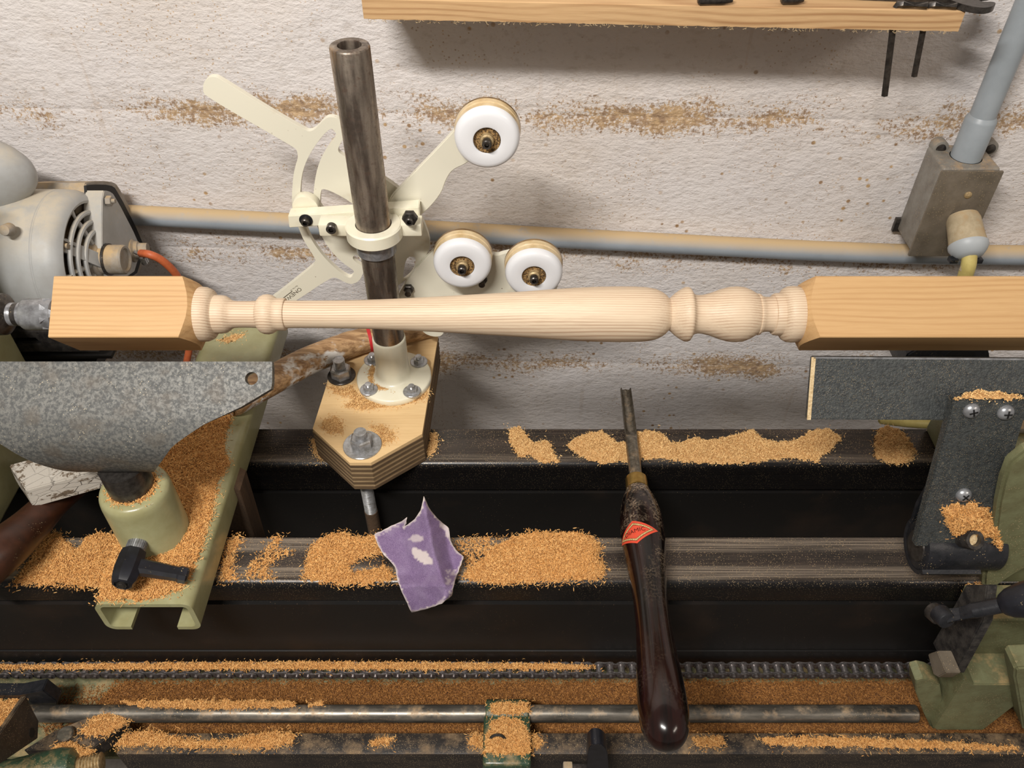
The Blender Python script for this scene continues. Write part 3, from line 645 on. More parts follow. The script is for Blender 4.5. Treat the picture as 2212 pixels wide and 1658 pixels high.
lv = B(); rev(lv, (BX+1, 462, -666), (0, -1, -.02), [(0, 8), (1, 11.5), (8, 12.6), (22, 12.8), (32, 11.5), (36, 9.5), (37, 7.5), (35.5, 7), (35.5, .1)], 8)
p0, p1 = Vector((BX+6, 446, -667)), Vector((-309, 446, -683))
a_, u_, v_ = frame(p1-p0); t = B(); rg = []
L = (p1-p0).length
for s, h_, w_ in ((0, 9.5, 6.5), (L*.2, 7.5, 6), (L*.8, 6.4, 5.4), (L*.84, 7.6, 6.2), (L*.97, 7.4, 6.0), (L, 5.4, 4.6)):
    c = p0+a_*s; rg.append([t.verts.new(c+u_*x+v_*y) for x, y in ((-h_, -w_*.5), (-h_*.6, -w_), (h_*.6, -w_), (h_, -w_*.5), (h_, w_*.5), (h_*.6, w_), (-h_*.6, w_), (-h_, w_*.5))])
for p, q in zip(rg[:-1], rg[1:]):
    for i in range(8): t.faces.new((p[i], p[(i+1) % 8], q[(i+1) % 8], q[i]))
t.faces.new(rg[0][::-1]); t.faces.new(rg[-1]); merge(lv, t)
hd = obj('clamp_lever', lv, 'black_plastic', bj, smooth=28); tag(hd, 'black plastic ratchet lever')
bm = B(); cyl(bm, (BX+1, 428, -666.6), (BX+1, 424.5, -666.6), 4.6, seg=20); cyl(bm, (BX+1, 426, -666.6), (BX+1, 424, -666.7), 3, seg=6); obj('lever_screw', bm, 'dark_steel', hd)

tr = thing('tool_rest', 'grey cast iron tool rest blade on a post in the left green base', 'tool rest', (BX, BY, -640))
def arcpath(path, n):
    path = spline([Vector((0, y, z)) for y, z in path], n); return [(p.y, p.z) for p in path]
path = arcpath([(533, -486), (522, -494), (510, -504), (498, -514), (488, -526), (481, -540), (482, -560), (491, -582), (504, -599)], 3)
def proj(P): d = P[1]*CT-P[2]*ST; return PX+P[0]*FPX/d, PY-FPX*(P[1]*ST+P[2]*CT)/d, d
def rest():
    xs = [782, 838, 858, 880, 915, 950, 965, 985, 1000, 1018, 1100]; rr = [588, 588, 555, 518, 442, 390, 371, 357, 346, 333, 300]
    NX = 72; t = B(); F_, Bk = [], []
    for i, (y, z) in enumerate(path):
        P = (0, y, z); _, py, d = proj(P); X = (np.interp(py, xs, rr)-PX)*d/FPX; xl = -366-(X+366)
        a = path[min(i+1, len(path)-1)]; b = path[max(i-1, 0)]; ty, tz = a[0]-b[0], a[1]-b[1]; l = math.hypot(ty, tz); ny, nz_ = -tz/l, ty/l
        tk = 7 if i else 5
        if ny < 0: ny, nz_ = -ny, -nz_
        F_.append([t.verts.new((xl+(X-xl)*k/NX, y, z)) for k in range(NX+1)]); Bk.append([t.verts.new((xl+(X-xl)*k/NX, y+ny*tk, z+nz_*tk)) for k in range(NX+1)])
    for g, rv in ((F_, 0), (Bk, 1)):
        for i in range(len(g)-1):
            for k in range(NX):
                q = (g[i][k], g[i][k+1], g[i+1][k+1], g[i+1][k]); t.faces.new(q[::-1] if rv else q)
    for i in range(len(F_)-1):
        t.faces.new((F_[i][0], F_[i+1][0], Bk[i+1][0], Bk[i][0])); t.faces.new((F_[i][-1], Bk[i][-1], Bk[i+1][-1], F_[i+1][-1]))
    for k in range(NX):
        t.faces.new((F_[0][k], Bk[0][k], Bk[0][k+1], F_[0][k+1])); t.faces.new((F_[-1][k], F_[-1][k+1], Bk[-1][k+1], Bk[-1][k]))
    return t
bl = obj('blade', rest(), 'rest', tr, smooth=40)
def boolean(o, cutbm):
    me = bpy.data.meshes.new('c'); bmesh.ops.recalc_face_normals(cutbm, faces=cutbm.faces)
    for v in cutbm.verts: v.co = Vector((v.co.x/1000, v.co.y/1000, v.co.z/1000+CZ))
    cutbm.to_mesh(me); cutbm.free(); c = bpy.data.objects.new('c', me); sc.collection.objects.link(c)
    m = o.modifiers.new('b', 'BOOLEAN'); m.object = c; m.operation = 'DIFFERENCE'; m.solver = 'EXACT'
    dg = bpy.context.evaluated_depsgraph_get(); dg.update(); new = bpy.data.meshes.new_from_object(o.evaluated_get(dg))
    o.modifiers.remove(m); old = o.data; o.data = new; new.name = old.name; bpy.data.objects.remove(c)
hp = atPlane(543, 817, Vector((0, 512, -502)), Vector((0, -.64, .77))); boolean(bl, cyl(B(), hp+Vector((0, -22, 26)), hp+Vector((0, 22, -26)), 5.6, seg=28))
obj('post', rev(B(), (BX-1, BY, -690), (0, 0, 1), [(0, 20), (40, 20.6), (70, 20.8), (100, 20.8)], 40), 'dark_steel', tr)
sawdust('socket_dust', None, [proj((BX+23.5*math.cos(q*math.pi/9), BY+23.5*math.sin(q*math.pi/9), ZT+74.1))[:2] for q in range(18)], Zf(ZT+74.1), h=1.0, dens=1.0, parent=bj, L=(1.2, 2.6), edge=2, stray=.1)

# ================================================================== STEADY REST: post, flange, plywood base
SX, SY = -142.0, 729.0
st = thing('steady_rest', 'cream enamel three-roller spindle steady on a tall steel post bolted to a plywood block', 'steady rest', (SX, SY, BED))
plyz = [BED+.3, -735, -731.6, -728, -724.5, -721, -717.5, -714, -710, -706.5, -703, -699.5, -695]
outline = [(-178, 597), (-154.5, 597), (-101, 640), (-94, 812), (-223, 812), (-224, 720), (-228, 648)]
for k, (z0, z1) in enumerate(zip(plyz[:-1], plyz[1:])):
    ins = .0 if k % 2 == 0 else .8
    t = B(); c = Vector((-162, 700)); pts = [Vector(p)+(c-Vector(p)).normalized()*(ins+random.uniform(0, .35)) for p in outline]
    a = [t.verts.new((p.x, p.y, z0)) for p in pts]; b = [t.verts.new((p.x, p.y, z1)) for p in pts]
    t.faces.new(a[::-1]); t.faces.new(b)
    for i in range(7): t.faces.new((a[i], a[(i+1) % 7], b[(i+1) % 7], b[i]))
    obj('ply_layer', t, 'ply_face' if k == 11 else ('ply_light' if k % 2 else 'ply_dark'), st)
obj('base_flange', rev(B(), (SX, SY, -695), (0, 0, 1), [(0, 44), (1, 44.6), (7, 44.6), (8, 43.8), (8.6, 42), (8.9, 25), (10.2, 22), (12.5, 20.2), (16, 19.5), (66, 19.2), (68, 18.9), (69, 18.2)], 64), 'cream', st, smooth=40)
obj('post', rev(B(), (SX, SY, -630), (0, 0, 1), [(0, 17.6), (337, 17.9), (338.6, 17.2), (338.8, 16.8), (338.8, 10.8), (337.5, 10.4), (200, 10.3), (200, .1)], 64), 'post', st, smooth=40)
def bolt(name, x, y, z, r, wr, stud, parent, tall=1.0, mat='zinc', wm=None):
    bm = B(); hexnut(bm, (x, y, z+2), (0, 0, 1), r, r*.85*tall, seg=6); thread(bm, (x, y, z+2), (x, y, z+2+r*.85*tall+stud), r*.56, 1.5, 18)
    o = obj(name, bm, mat, parent, smooth=20); bm = rev(B(), (x, y, z), (0, 0, 1), [(0, wr), (1.6, wr), (2, wr-.5), (2, r*.5)], 32); obj('washer', bm, wm or mat, o); return o
for px_, py_ in ((797, 842), (890, 846), (905, 782), (805, 778)):
    p = atZ(px_, py_, -686.5); bolt('flange_bolt', p.x, p.y, -686.6, 6.6, 10.5, 3.5, st, .9)
p = atZ(783, 962, -695); bolt('base_bolt', p.x, p.y, -694.9, 12.6, 21.5, 8, st, 1.15)
p = atZ(738, 812, -695); bolt('base_bolt', p.x, p.y, -694.9, 12.6, 17, 12, st, 1.15, wm='dark_steel')
bm = thread(B(), (-170, 618, -850), (-170, 618, BED+1), 7.4, 1.9, 20); o = obj('threaded_rod', bm, 'zinc', st)
obj('rod_sleeve', cyl(B(), (-170, 618, -905), (-170, 618, -806), 8.0), 'grey_wood', st)
# bracket
bm = B()
yb = 748
t = plate(B(), [[(622, 466), (690, 462), (905, 447), (907, 470), (870, 472), (694, 488), (625, 492)]], Yf(yb), (0, 15, 0), 0, .8); merge(bm, t)
obj('clamp_bar', bm, 'cream', st)
bm = rev(B(), (SX, SY, -489), (0, 0, 1), [(0, 27.5), (1.5, 29), (14, 29), (15.5, 27.5), (15.5, 18.6), (0, 18.4)], 56, caps=False, close=True)
merge(bm, box(B(), -199, -166, 727, 746, -488, -474, 1.5)); merge(bm, box(B(), -118, -93, 727, 746, -488, -474, 1.5))
obj('clamp_ring', bm, 'cream', st, smooth=40)
obj('stop_collar', rev(B(), (SX, SY, -506), (0, 0, 1), [(0, 19), (0, 20.8), (13, 20.8), (13, 19)], 48, caps=False, close=True), 'steel', st)
def socket(name, x, y, z, r=5.2, parent=st, mat='dark_steel', L=7):
    bm = rev(B(), (x, y, z), (0, -1, 0), [(0, r), (L-.8, r), (L, r-.8), (L, r*.5)], 28, caps=False); cyl(bm, (x, y-L+3, z), (x, y-L+2.5, z), r*.5, seg=6)
    return obj(name, bm, mat, parent)
p = atY(717, 489, 727); socket('clamp_screw', p.x, 727, p.z); p = atY(661, 475, yb); o = socket('pivot_screw', p.x, yb, p.z, 4.4)
obj('washer', rev(B(), (p.x, yb, p.z), (0, -1, 0), [(0, 7), (1, 7), (1, 4)], 28), 'black_paint', o)
p = atY(886, 467, 727); bm = hexnut(B(), (p.x, 727, p.z), (0, -1, 0), 8, 6); o = obj('clamp_nut', bm, 'dark_steel', st); socket('clamp_screw', p.x, 722, p.z, 4.2)
p = atY(660, 448, 765); obj('slot_disc', cyl(B(), (p.x, 763.5, p.z), (p.x, 775, p.z), 14, bev=1), 'cream', st)
p = atY(661, 428, 775); obj('slot_spacer', cyl(B(), (p.x, 776, p.z-8), (p.x, 785, p.z-8), 10), 'black_paint', st)
# sector plate with two handles and a curved slot
Zs = lambda pts: zz2(pts, 2.96, 400, 60); Z3 = lambda pts: zz2(pts, 3.317, 580, 380); Y1 = 776
outer = Zs([(112, 400), (118, 348), (150, 314), (192, 312), (230, 330), (500, 500), (760, 650), (795, 665), (835, 645), (890, 582), (925, 567), (985, 580), (1030, 625), (1030, 680), (990, 745), (975, 780), (990, 808), (1100, 860), (1370, 1022), (1440, 1120), (1510, 1200), (1580, 1390)]) \
  + Z3([(1110, 600), (940, 800), (780, 800), (640, 560), (605, 575), (605, 600), (660, 640), (690, 660), (672, 715), (650, 752), (600, 778), (540, 760), (490, 728), (445, 728), (190, 900), (-60, 1050), (-110, 1010), (-60, 935), (60, 850), (325, 640), (340, 612), (325, 575), (250, 460), (215, 370)]) + Zs([(690, 1200), (680, 1100), (690, 950), (705, 880), (722, 830), (716, 785), (690, 760), (130, 440)])
slot = Zs([(925, 645), (870, 700), (800, 800), (755, 900), (738, 1000), (737, 1100), (750, 1200), (775, 1285), (815, 1370), (885, 1465), (970, 1548), (1045, 1600), (1070, 1590), (1082, 1560), (1070, 1545), (1000, 1498), (930, 1425), (875, 1340), (840, 1260), (818, 1150), (820, 1060), (832, 950), (860, 850), (920, 750), (972, 692), (950, 650)])
tri = Zs([(880, 1018), (1060, 1110), (1120, 1180), (862, 1180), (864, 1060)])
sm = Z3([(985, 580), (1045, 578), (1056, 600), (1038, 690), (965, 755), (960, 740)])
bm = plate(B(), [outer, slot, tri, sm], Yf(Y1), (0, 6.5, 0), 2, .9); pa = obj('sector_plate', bm, 'cream_plate', st, smooth=30)
arm = Zs([(1300, 1100), (1372, 1020), (1700, 682), (1760, 600), (1900, 560), (1950, 750), (1800, 870), (1712, 905), (1668, 970), (1635, 1072), (1507, 1207), (1400, 1240), (1290, 1200)])
obj('upper_arm', plate(B(), [arm], Yf(765), (0, 6.5, 0), 2, .9), 'cream_plate', st, smooth=30)
car = Z3([(940, 812), (1160, 545), (1280, 470), (1500, 470), (1605, 580), (1725, 545), (1850, 520), (2000, 560), (2090, 700), (2060, 850), (1900, 930), (1600, 960), (1300, 1060), (1262, 1110), (1240, 1150), (1170, 1152), (1100, 1120), (1040, 1000), (900, 950)])
obj('lower_carrier', plate(B(), [car], Yf(769), (0, 6.5, 0), 2, .9), 'cream_plate', st, smooth=30)
for px_, py_ in ((882, 629), (1041, 609)):
    p = atY(px_, py_, 762); bm = hexnut(B(), (p.x, 768.5, p.z), (0, -1, 0), 6, 5); merge(bm, cyl(B(), (p.x, 765, p.z), (p.x, 756, p.z), 3.6)); obj('carrier_bolt', bm, 'dark_steel', st)
for cx, cy, yb_ in ((1052, 303, 764), (998.5, 575, 766), (1153.5, 596, 767)):
    p = atY(cx, cy, 736); x, z = p.x, p.z; y0 = 735
    o = obj('roller', rev(B(), (x, y0, z), (0, 1, 0), [(2.2, 12.8), (.4, 13.4), (0, 14.5), (.3, 25), (1.2, 27.8), (3, 30), (6, 31.2), (8.5, 31.6)], 64, caps=False), 'roller', st, smooth=40); tag(o, 'white plastic roller with grimy rim')
    obj('roller_rim', rev(B(), (x, y0, z), (0, 1, 0), [(8.5, 31.6), (14, 31.8), (14.6, 31.0), (15.6, 31.2), (16.4, 32), (22, 32.4)], 64, caps=False), 'roller_tan', o, smooth=40)
    obj('back_rim', rev(B(), (x, y0, z), (0, 1, 0), [(22, 32.4), (24.5, 32.6), (25.5, 31), (25.5, 6)], 64, caps=False), 'roller_dark', o, smooth=40)
    obj('bearing', rev(B(), (x, y0, z), (0, 1, 0), [(.6, 12.9), (2.0, 12.2), (3.4, 11.6), (3.4, 6.5), (3.4, .1)], 40, caps=False), 'hub', o)
    obj('axle_boss', rev(B(), (x, y0+4, z), (0, -1, 0), [(0, 7), (5, 6.6), (6, 5.6), (6.2, .1)], 32), 'boss', o)
    socket('axle_screw', x, y0-2, z, 4.6, o, 'dark_steel', 7); obj('axle', cyl(B(), (x, y0+20, z), (x, yb_+1, z), 5), 'dark_steel', o)
# lettering on the lower handle (upside down, as in the photo)
A0 = atY(647, 620, Y1-.15); ex = (atY(647-78, 620+60, Y1-.15)-A0).normalized(); ey = Vector((ex.z, 0, -ex.x)); 
if (proj(A0+ey*5)[1]-proj(A0)[1]) < 0: ey = -ey
mapt = lambda sx, oy: (lambda x, y: A0+ex*(x*sx)+ey*(y+oy)+Vector((0, -.12, 0)))
text('lettering', 'ONEWAY', 6.6, mapt(1.18, 0), 'grey_ink', pa)
text('lettering', 'Part No. 32', 2.3, mapt(1.1, -3.9), 'grey_ink', pa)
t = B(); vs = [t.verts.new(A0+ex*a+ey*b+Vector((0, -.06, 0))) for a, b in ((11, -2.0), (34, -2.0), (34, -1.1), (11, -1.1))]; t.faces.new(vs); obj('ink_line', t, 'grey_ink', pa)

# ================================================================== TOOLS LYING AROUND
# old axe-like handle behind the post
HP = [atZ(x, y, -679) for x, y in ((490, 876), (530, 853), (600, 814), (660, 782), (710, 761), (760, 742), (800, 732), (870, 719), (935, 704))]
hh_ = thing('old_hammer', 'old wooden hammer handle with flaking white paint lying behind the steady post', 'hammer', tuple(HP[4]))
obj('handle', tube(B(), spline(HP, 5), 14, 24, rfun=lambda q: np.interp(q, [0, .05, .3, .6, .8, 1], [13, 17, 17.5, 16.5, 15, 12.5])), 'old_handle', hh_)
c = HP[6]; d6 = (HP[7]-HP[5]).normalized(); obj('tape_wrap', cyl(B(), c-d6*3, c+d6*1, 16.4, 16.2), 'red_tape', hh_)
# dark handle lower left + peeling painted block
p0, p1 = atY(-60, 1235, 455), atY(215, 1010, 598)
dh = thing('dark_tool_handle', 'dark brown round wooden tool handle crossing the left end of the front rail', 'tool handle', tuple((p0+p1)/2))
P_ = [atY(-90, 1262, 445), atY(0, 1192, 478), atY(60, 1140, 515), atY(120, 1080, 555), atY(190, 1028, 600)]
P_[0].z = max(P_[0].z, -722); P_[1].z = max(P_[1].z, -716)
obj('handle', tube(B(), spline(P_, 8), 20, 24, rfun=lambda s: np.interp(s, [0, .06, .4, 1], [20, 25, 21, 13])), 'dark_handle', dh)
pb = thing('painted_wood_block', 'grey-white wooden block with peeling paint under the left tool rest', 'wood block', (-470, 590, -700))
t = B(); fa = [atZ(20, 997, -672), atZ(48, 970, -672), atZ(240, 1000, -672), atZ(92, 1045, -672)]
top = [atZ(18, 1003, -665), atZ(50, 985, -665), atZ(240, 985, -665), atZ(235, 1012, -665), atZ(64, 1058, -665)]
e0, e1, e2 = atZ(19, 1003, -664), atZ(56, 1058, -664), atZ(260, 1002, -664)
w_ = (e1-e0); ln = (e2-e1); low = Vector((0, -4, -24))
q = [e0, e1, e1+ln, e0+ln]; a = [t.verts.new(p) for p in q]; b = [t.verts.new(p+low) for p in q]
t.faces.new(a); t.faces.new(b[::-1])
for i in range(4): t.faces.new((a[i], b[i], b[(i+1) % 4], a[(i+1) % 4]))
bmesh.ops.recalc_face_normals(t, faces=t.faces); bmesh.ops.bevel(t, geom=t.edges[:], offset=1.2, segments=2, affect='EDGES'); obj('block', t, 'peel', pb)
# grey wood wedge under the banjo in the gap
t = plate(B(), [[(500, 1052), (518, 1060), (562, 1200), (470, 1200)]], Yf(575), (0, 30, 0), 0, .6); tag(obj('wood_wedge', t, 'grey_wood'), 'rough brown wooden wedge in the gap between rails under the green base', 'wedge')

# ================================================================== SANDPAPER
def sandpaper():
    out = [(808, 1153), (822, 1147), (845, 1135), (868, 1125), (879, 1116), (877, 1130), (872, 1139), (884, 1129), (896, 1121), (909, 1101), (916, 1071), (925, 1093), (944, 1118), (958, 1130), (969, 1140), (973, 1166), (980, 1180), (986, 1189), (1002, 1201), (997, 1215), (992, 1228), (985, 1248), (980, 1266), (977, 1285), (955, 1303), (932, 1311), (909, 1318), (889, 1322), (880, 1303), (871, 1285), (865, 1270), (859, 1255), (856, 1240), (853, 1224), (843, 1211), (832, 1201), (824, 1190), (817, 1178)]
    o2 = []
    for i in range(len(out)):
        a, b = out[i], out[(i+1) % len(out)]
        for k in range(3): o2.append((a[0]+(b[0]-a[0])*k/3+random.uniform(-.7, .7), a[1]+(b[1]-a[1])*k/3+random.uniform(-.7, .7)))
    g = [(x+random.uniform(-1, 1), y+random.uniform(-1, 1)) for x in range(812, 1000, 4) for y in range(1076, 1320, 4)]
    gx = np.array(g); k = inpoly(o2, gx[:, 0], gx[:, 1]) & (edged(o2, gx[:, 0], gx[:, 1]) > 2)
    V, F = cdt([o2], [tuple(p) for p in gx[k]]); P = []; wear = []
    for x, y in V:
        Yv = np.interp(y, [1072, 1110, 1150, 1200, 1240, 1265, 1290, 1325], [548, 536, 524, 499, 480, 464, 459, 453])
        rx = np.interp(y, [1072, 1120, 1200, 1270, 1322], [914, 922, 938, 962, 960]); dx = x-rx
        lift = 24*np.clip(1-abs(dx)/(62 if dx < 0 else 34), 0, 1) + 5*np.exp(-((x-1000)/18)**2-((y-1200)/30)**2) + 4*np.exp(-((x-876)/10)**2-((y-1120)/12)**2)+vnoise(x, y, .05)*1.3+vnoise(x, y, .15)*.5
        lift += 5*np.exp(-(((x-965)*.8+(y-1290)*.6)/7)**2)*(x > 925)
        p = atY(x, y, float(Yv)); p = p*(1-(lift+3)/p.length); P.append(p)
        e = edged(out, np.array([x]), np.array([y]))[0]; wgt = 1.0*(e < 2.2) + .9*((((x-911)/1.0*.83+(y-1201)*.56)/26)**2+((-(x-911)*.56+(y-1201)*.83)/12)**2 < 1) + .6*((((x-900)/16)**2+((y-1163)/8)**2) < 1)
        wgt += .7*((x > 950) & (y < 1160) & (e < 9)) + .5*((x > 962) & (y > 1228) & (y < 1262) & (vnoise(x, y, .4) > 0)) + .55*(abs((y-1290)-(960-x)*1.0) < 2.0)*(x > 915) + .45*((y-1152 < -(x-820)*.55+6) & (x < 880) & (vnoise(x, y, .2) > -.2))
        wear.append(min(1, wgt))
    me = bpy.data.meshes.new('sandpaper_sheet'); me.from_pydata([tuple(p) for p in P], [], F)
    for p in me.polygons: p.use_smooth = True
    at_ = me.attributes.new('wear', 'FLOAT', 'POINT'); at_.data.foreach_set('value', wear)
    o = link('sandpaper_sheet', me, ['sandpaper', 'paper_back']); me.update()
    if me.polygons[10].normal.z < 0: me.flip_normals()
    m = o.modifiers.new('s', 'SOLIDIFY'); m.thickness = .0007; m.offset = -1; m.material_offset_rim = 1; m.material_offset = 1
    tag(o, 'torn creased piece of purple sandpaper draped over the front rail', 'sandpaper')
sandpaper()

# ================================================================== GOUGE
def gouge():
    def axis_pt(x, y):      # axis line lies in the plane Z = -733 + k*(693-Y)
        k = .095; r = dirpx(x, y); t = (-733+k*693)/(r.z+k*r.y); return r*t
    tip, butt = axis_pt(1351, 836), axis_pt(1442, 1612); A = (butt-tip).normalized(); Ln = (butt-tip).length
    root = thing('bowl_gouge', 'bowl gouge with dark glossy wooden handle and brass ferrule resting across both rails', 'gouge', tuple((tip+butt)/2-Vector((0, 0, 25))))
    a, u, v = frame(A)
    def sof(x, y): p = axis_pt(x, y); return (p-tip).dot(A)
    s_f0, s_f1 = sof(1373, 1033), sof(1376, 1058)
    # shank with flute
    t = B(); rg = []; NS = 24
    sF = sof(1362, 950)
    for k in range(31):
        s = s_f0*k/30+.0; c = tip+A*s; R = np.interp(s, [0, 3, 40, s_f0], [6.2, 7.0, 7.3, 7.5]); ring = []
        fl_ = np.clip((sF-s)/14, 0, 1)
        for q in range(NS):
            th_ = 2*math.pi*q/NS; x_, y_ = R*math.cos(th_), R*math.sin(th_)
            if y_ > -R*.2 and abs(x_) < R*.72: y_ = y_*(1-fl_)+fl_*(-R*.45+.55*abs(x_)**2/R*1.2)
            ring.append(t.verts.new(c+u*(x_)+v*y_-A*(0 if k else -abs(x_)*0.9)))
        rg.append(ring)
    for p, q in zip(rg[:-1], rg[1:]):
        for i in range(NS): t.faces.new((p[i], p[(i+1) % NS], q[(i+1) % NS], q[i]))
    t.faces.new(rg[0][::-1]); t.faces.new(rg[-1]); obj('blade', t, 'gouge_steel', root, smooth=50)
    obj('ferrule', rev(B(), tip+A*s_f0, A, [(0, 7.3), (.2, 11), (1.2, 12), (8, 12.2), (s_f1-s_f0-.5, 12.4), (s_f1-s_f0, 11.5)], 40), 'brass', root)
    rows = [(1060, 25.5), (1068, 29), (1080, 35), (1100, 41.5), (1120, 45.5), (1145, 47), (1175, 47), (1205, 44.5), (1240, 41), (1275, 38.3), (1310, 37.3), (1350, 38.5), (1390, 41.5), (1430, 45.5), (1470, 50), (1510, 53.5), (1540, 54.8), (1565, 53), (1585, 47.5), (1600, 39), (1610, 28), (1615, 12)]
    pr = []
    for y, r in rows:
        xc = 1376+(y-1060)*(1442-1376)/(1612-1060); p = axis_pt(xc, y); d = proj(p)[2]; pr.append(((p-tip).dot(A), r*d/FPX))
    sm_ = spline([Vector((s, r, 0)) for s, r in pr], 4); h = obj('handle', rev(B(), tip, A, [(p.x, p.y) for p in sm_], 56), 'handle', root, smooth=60)
    prs, prr = [p.x for p in sm_], [p.y for p in sm_]
    cen = axis_pt(1388, 1176); s0 = (cen-tip).dot(A); R0_ = np.interp(s0, prs, prr)
    tocam = (-cen).normalized(); tocam = (tocam-A*tocam.dot(A)).normalized(); side = A.cross(tocam)
    if proj(cen+side*5)[0] < proj(cen)[0]: side = -side
    ph0 = -math.radians(20)
    def surf(uu, ss, off):          # uu: arc mm to the right, ss: mm towards butt
        s = s0+ss; R = np.interp(s, prs, prr)+off; ph = ph0+uu/R0_; return tip+A*s+(tocam*math.cos(ph)+side*math.sin(ph))*R
    rot = math.radians(-4); cr, sr = math.cos(rot), math.sin(rot)
    def rmap(x, y, off): return surf(x*cr-y*sr, x*sr+y*cr, off)
    def diamond(name, hw, hh2, off, mat, hole=None):
        def lp(hw, hh2):
            out = []; cs = [(0, -hh2), (hw, 0), (0, hh2), (-hw, 0)]
            for i in range(4):
                p, q = cs[i], cs[(i+1) % 4]
                for k in range(8): out.append((p[0]+(q[0]-p[0])*k/8, p[1]+(q[1]-p[1])*k/8))
            return out
        loops = [lp(hw, hh2)]+([lp(*hole)] if hole else []); g = [(x, y) for x in np.arange(-hw+1, hw, 2.1) for y in np.arange(-hh2+1, hh2, 2.1) if abs(x)/hw+abs(y)/hh2 < .93]
        V, F = cdt(loops, g); me = bpy.data.meshes.new(name); me.from_pydata([tuple(rmap(x, y, off)) for x, y in V], [], F)
        for p in me.polygons: p.use_smooth = True
        return link(name, me, mat, h)
    diamond('label', 25, 14.8, .25, 'red'); diamond('label_border', 19.8, 11.3, .45, 'cream_ink', (16.6, 9.2))
    diamond('label_line', 20.6, 11.9, .36, 'dark_ink', (15.9, 8.7))
    text('lettering', 'DIAMIC', 7.0, lambda x, y: rmap((x-12.3)*.98, -(y-2.4)-1.0, .6), 'dark_ink', h)
gouge()

# ================================================================== RIGHT TOOL REST + TAILSTOCK
rt = thing('right_tool_rest', 'dark speckled flat steel tool rest bar with hinged plate at right', 'tool rest', (430, 500, -700))
Pr, Nr = Vector((260, 535, -483)), Vector((0, -(535-505.5)*0-.846, .533)).normalized()
Nr = Vector((0, -47.4, 29.5)).normalized(); Nr = Vector((0, Nr.y, Nr.z))
fnr = lambda x, y: atPlane(x, y, Pr, Nr)
t = plate(B(), [[(1757, 771), (2400, 776), (2400, 909), (1745, 906)]], fnr, -Nr*8, 0, .9); obj('rest_bar', t, 'rest_dark', rt)
t = plate(B(), [[(1757, 770), (2400, 775), (2400, 779), (1758, 774)]], lambda x, y: fnr(x, y)-Nr*.3, Nr*.9, 0, 0); obj('worn_edge', t, 'steel', rt)
t = plate(B(), [[(1753, 771), (1762, 771), (1751, 906), (1743, 906)]], lambda x, y: fnr(x, y)-Nr*.3, Nr*.9, 0, 0); obj('dusty_edge', t, 'sawfine', rt)
Pb = Vector((375, 500, -499)); dB = Vector((0, 467.6-500, -615.4+499)).normalized(); Nb = Vector((0, dB.z, -dB.y)).normalized()
if Nb.y > 0: Nb = -Nb
fnb = lambda x, y: atPlane(x, y, Pb, Nb)
t = plate(B(), [[(2061, 862), (2225, 864), (2170, 1045), (2146, 1180), (1977, 1180), (1990, 1125), (2010, 1050)]], fnb, -Nb*9, 0, .8); hpz = obj('hinge_plate', t, 'rest_dark', rt)
bY, bZ = 470.0, -668.0
d_ = bY*CT-bZ*ST; xa = (1985-PX)*d_/FPX; xb = (2150-PX)*d_/FPX
bar_ = rev(B(), (xa-2, bY, bZ), (1, 0, 0), [(0, 22), (1, 23.4), (xb-xa, 23.4), (xb-xa+2, 22)], 48); obj('hinge_barrel', bar_, 'black_paint', rt, smooth=40)
obj('barrel_insert', rev(B(), (xa-3.5, bY, bZ), (1, 0, 0), [(0, 15), (3, 16)], 36), 'dark_steel', rt)
# strap wrapping the barrel and rising behind the plate
pth = [(bY+26*math.cos(math.radians(a)), bZ+26*math.sin(math.radians(a))) for a in range(-250, 62, 12)]
pth = [(bY+25.2*math.cos(math.radians(a)), bZ+25.2*math.sin(math.radians(a))) for a in range(200, 395, 13)]+[(498, -640), (497, -560), (514, -507)]
t = B(); a1 = []; 
for i, (y, z) in enumerate(pth):
    q = pth[min(i+1, len(pth)-1)]; r_ = pth[max(0, i-1)]; ty, tz = q[0]-r_[0], q[1]-r_[1]; l = math.hypot(ty, tz); ny, nz_ = -tz/l*2.2, ty/l*2.2
    a1.append([t.verts.new((x, y+s*ny, z+s*nz_)) for x, s in ((xa-2, 1), (xb-20, 1), (xb-20, -1), (xa-2, -1))])
for p, q in zip(a1[:-1], a1[1:]):
    for i in range(4): t.faces.new((p[i], p[(i+1) % 4], q[(i+1) % 4], q[i]))
t.faces.new(a1[0][::-1]); t.faces.new(a1[-1]); obj('hinge_strap', t, 'black_paint', rt, smooth=40)
for x, y, an in ((2098, 886, .3), (2172, 890, 1.6), (2081, 1068, .9)):
    p = fnb(x, y); o = obj('pan_screw', rev(B(), p, Nb, [(-2, 6.9), (.6, 7.2), (2.2, 6.6), (3.8, 5), (4.8, 2.6), (5.1, .1)], 28), 'steel', rt)
    e1_ = Vector((math.cos(an), 0, 0))+Nb.cross(Vector((1, 0, 0)))*math.sin(an); e1_.normalize(); e2_ = Nb.cross(e1_)
    bm = B()
    for e in (e1_, e2_):
        f_ = Nb.cross(e); t = B(); vs = [t.verts.new(p+Nb*h_+e*sx+f_*sy) for sx, sy, h_ in ((-3.6, -.7, 4.9), (3.6, -.7, 4.9), (3.6, .7, 4.9), (-3.6, .7, 4.9), (-3.0, -.7, 5.3), (3.0, -.7, 5.3), (3.0, .7, 5.3), (-3.0, .7, 5.3))]
        for f in ((0, 1, 2, 3), (4, 5, 6, 7), (0, 1, 5, 4), (1, 2, 6, 5), (2, 3, 7, 6), (3, 0, 4, 7)): t.faces.new([vs[i] for i in f])
        merge(bm, t)
    obj('screw_slot', bm, 'black_rubber', o)
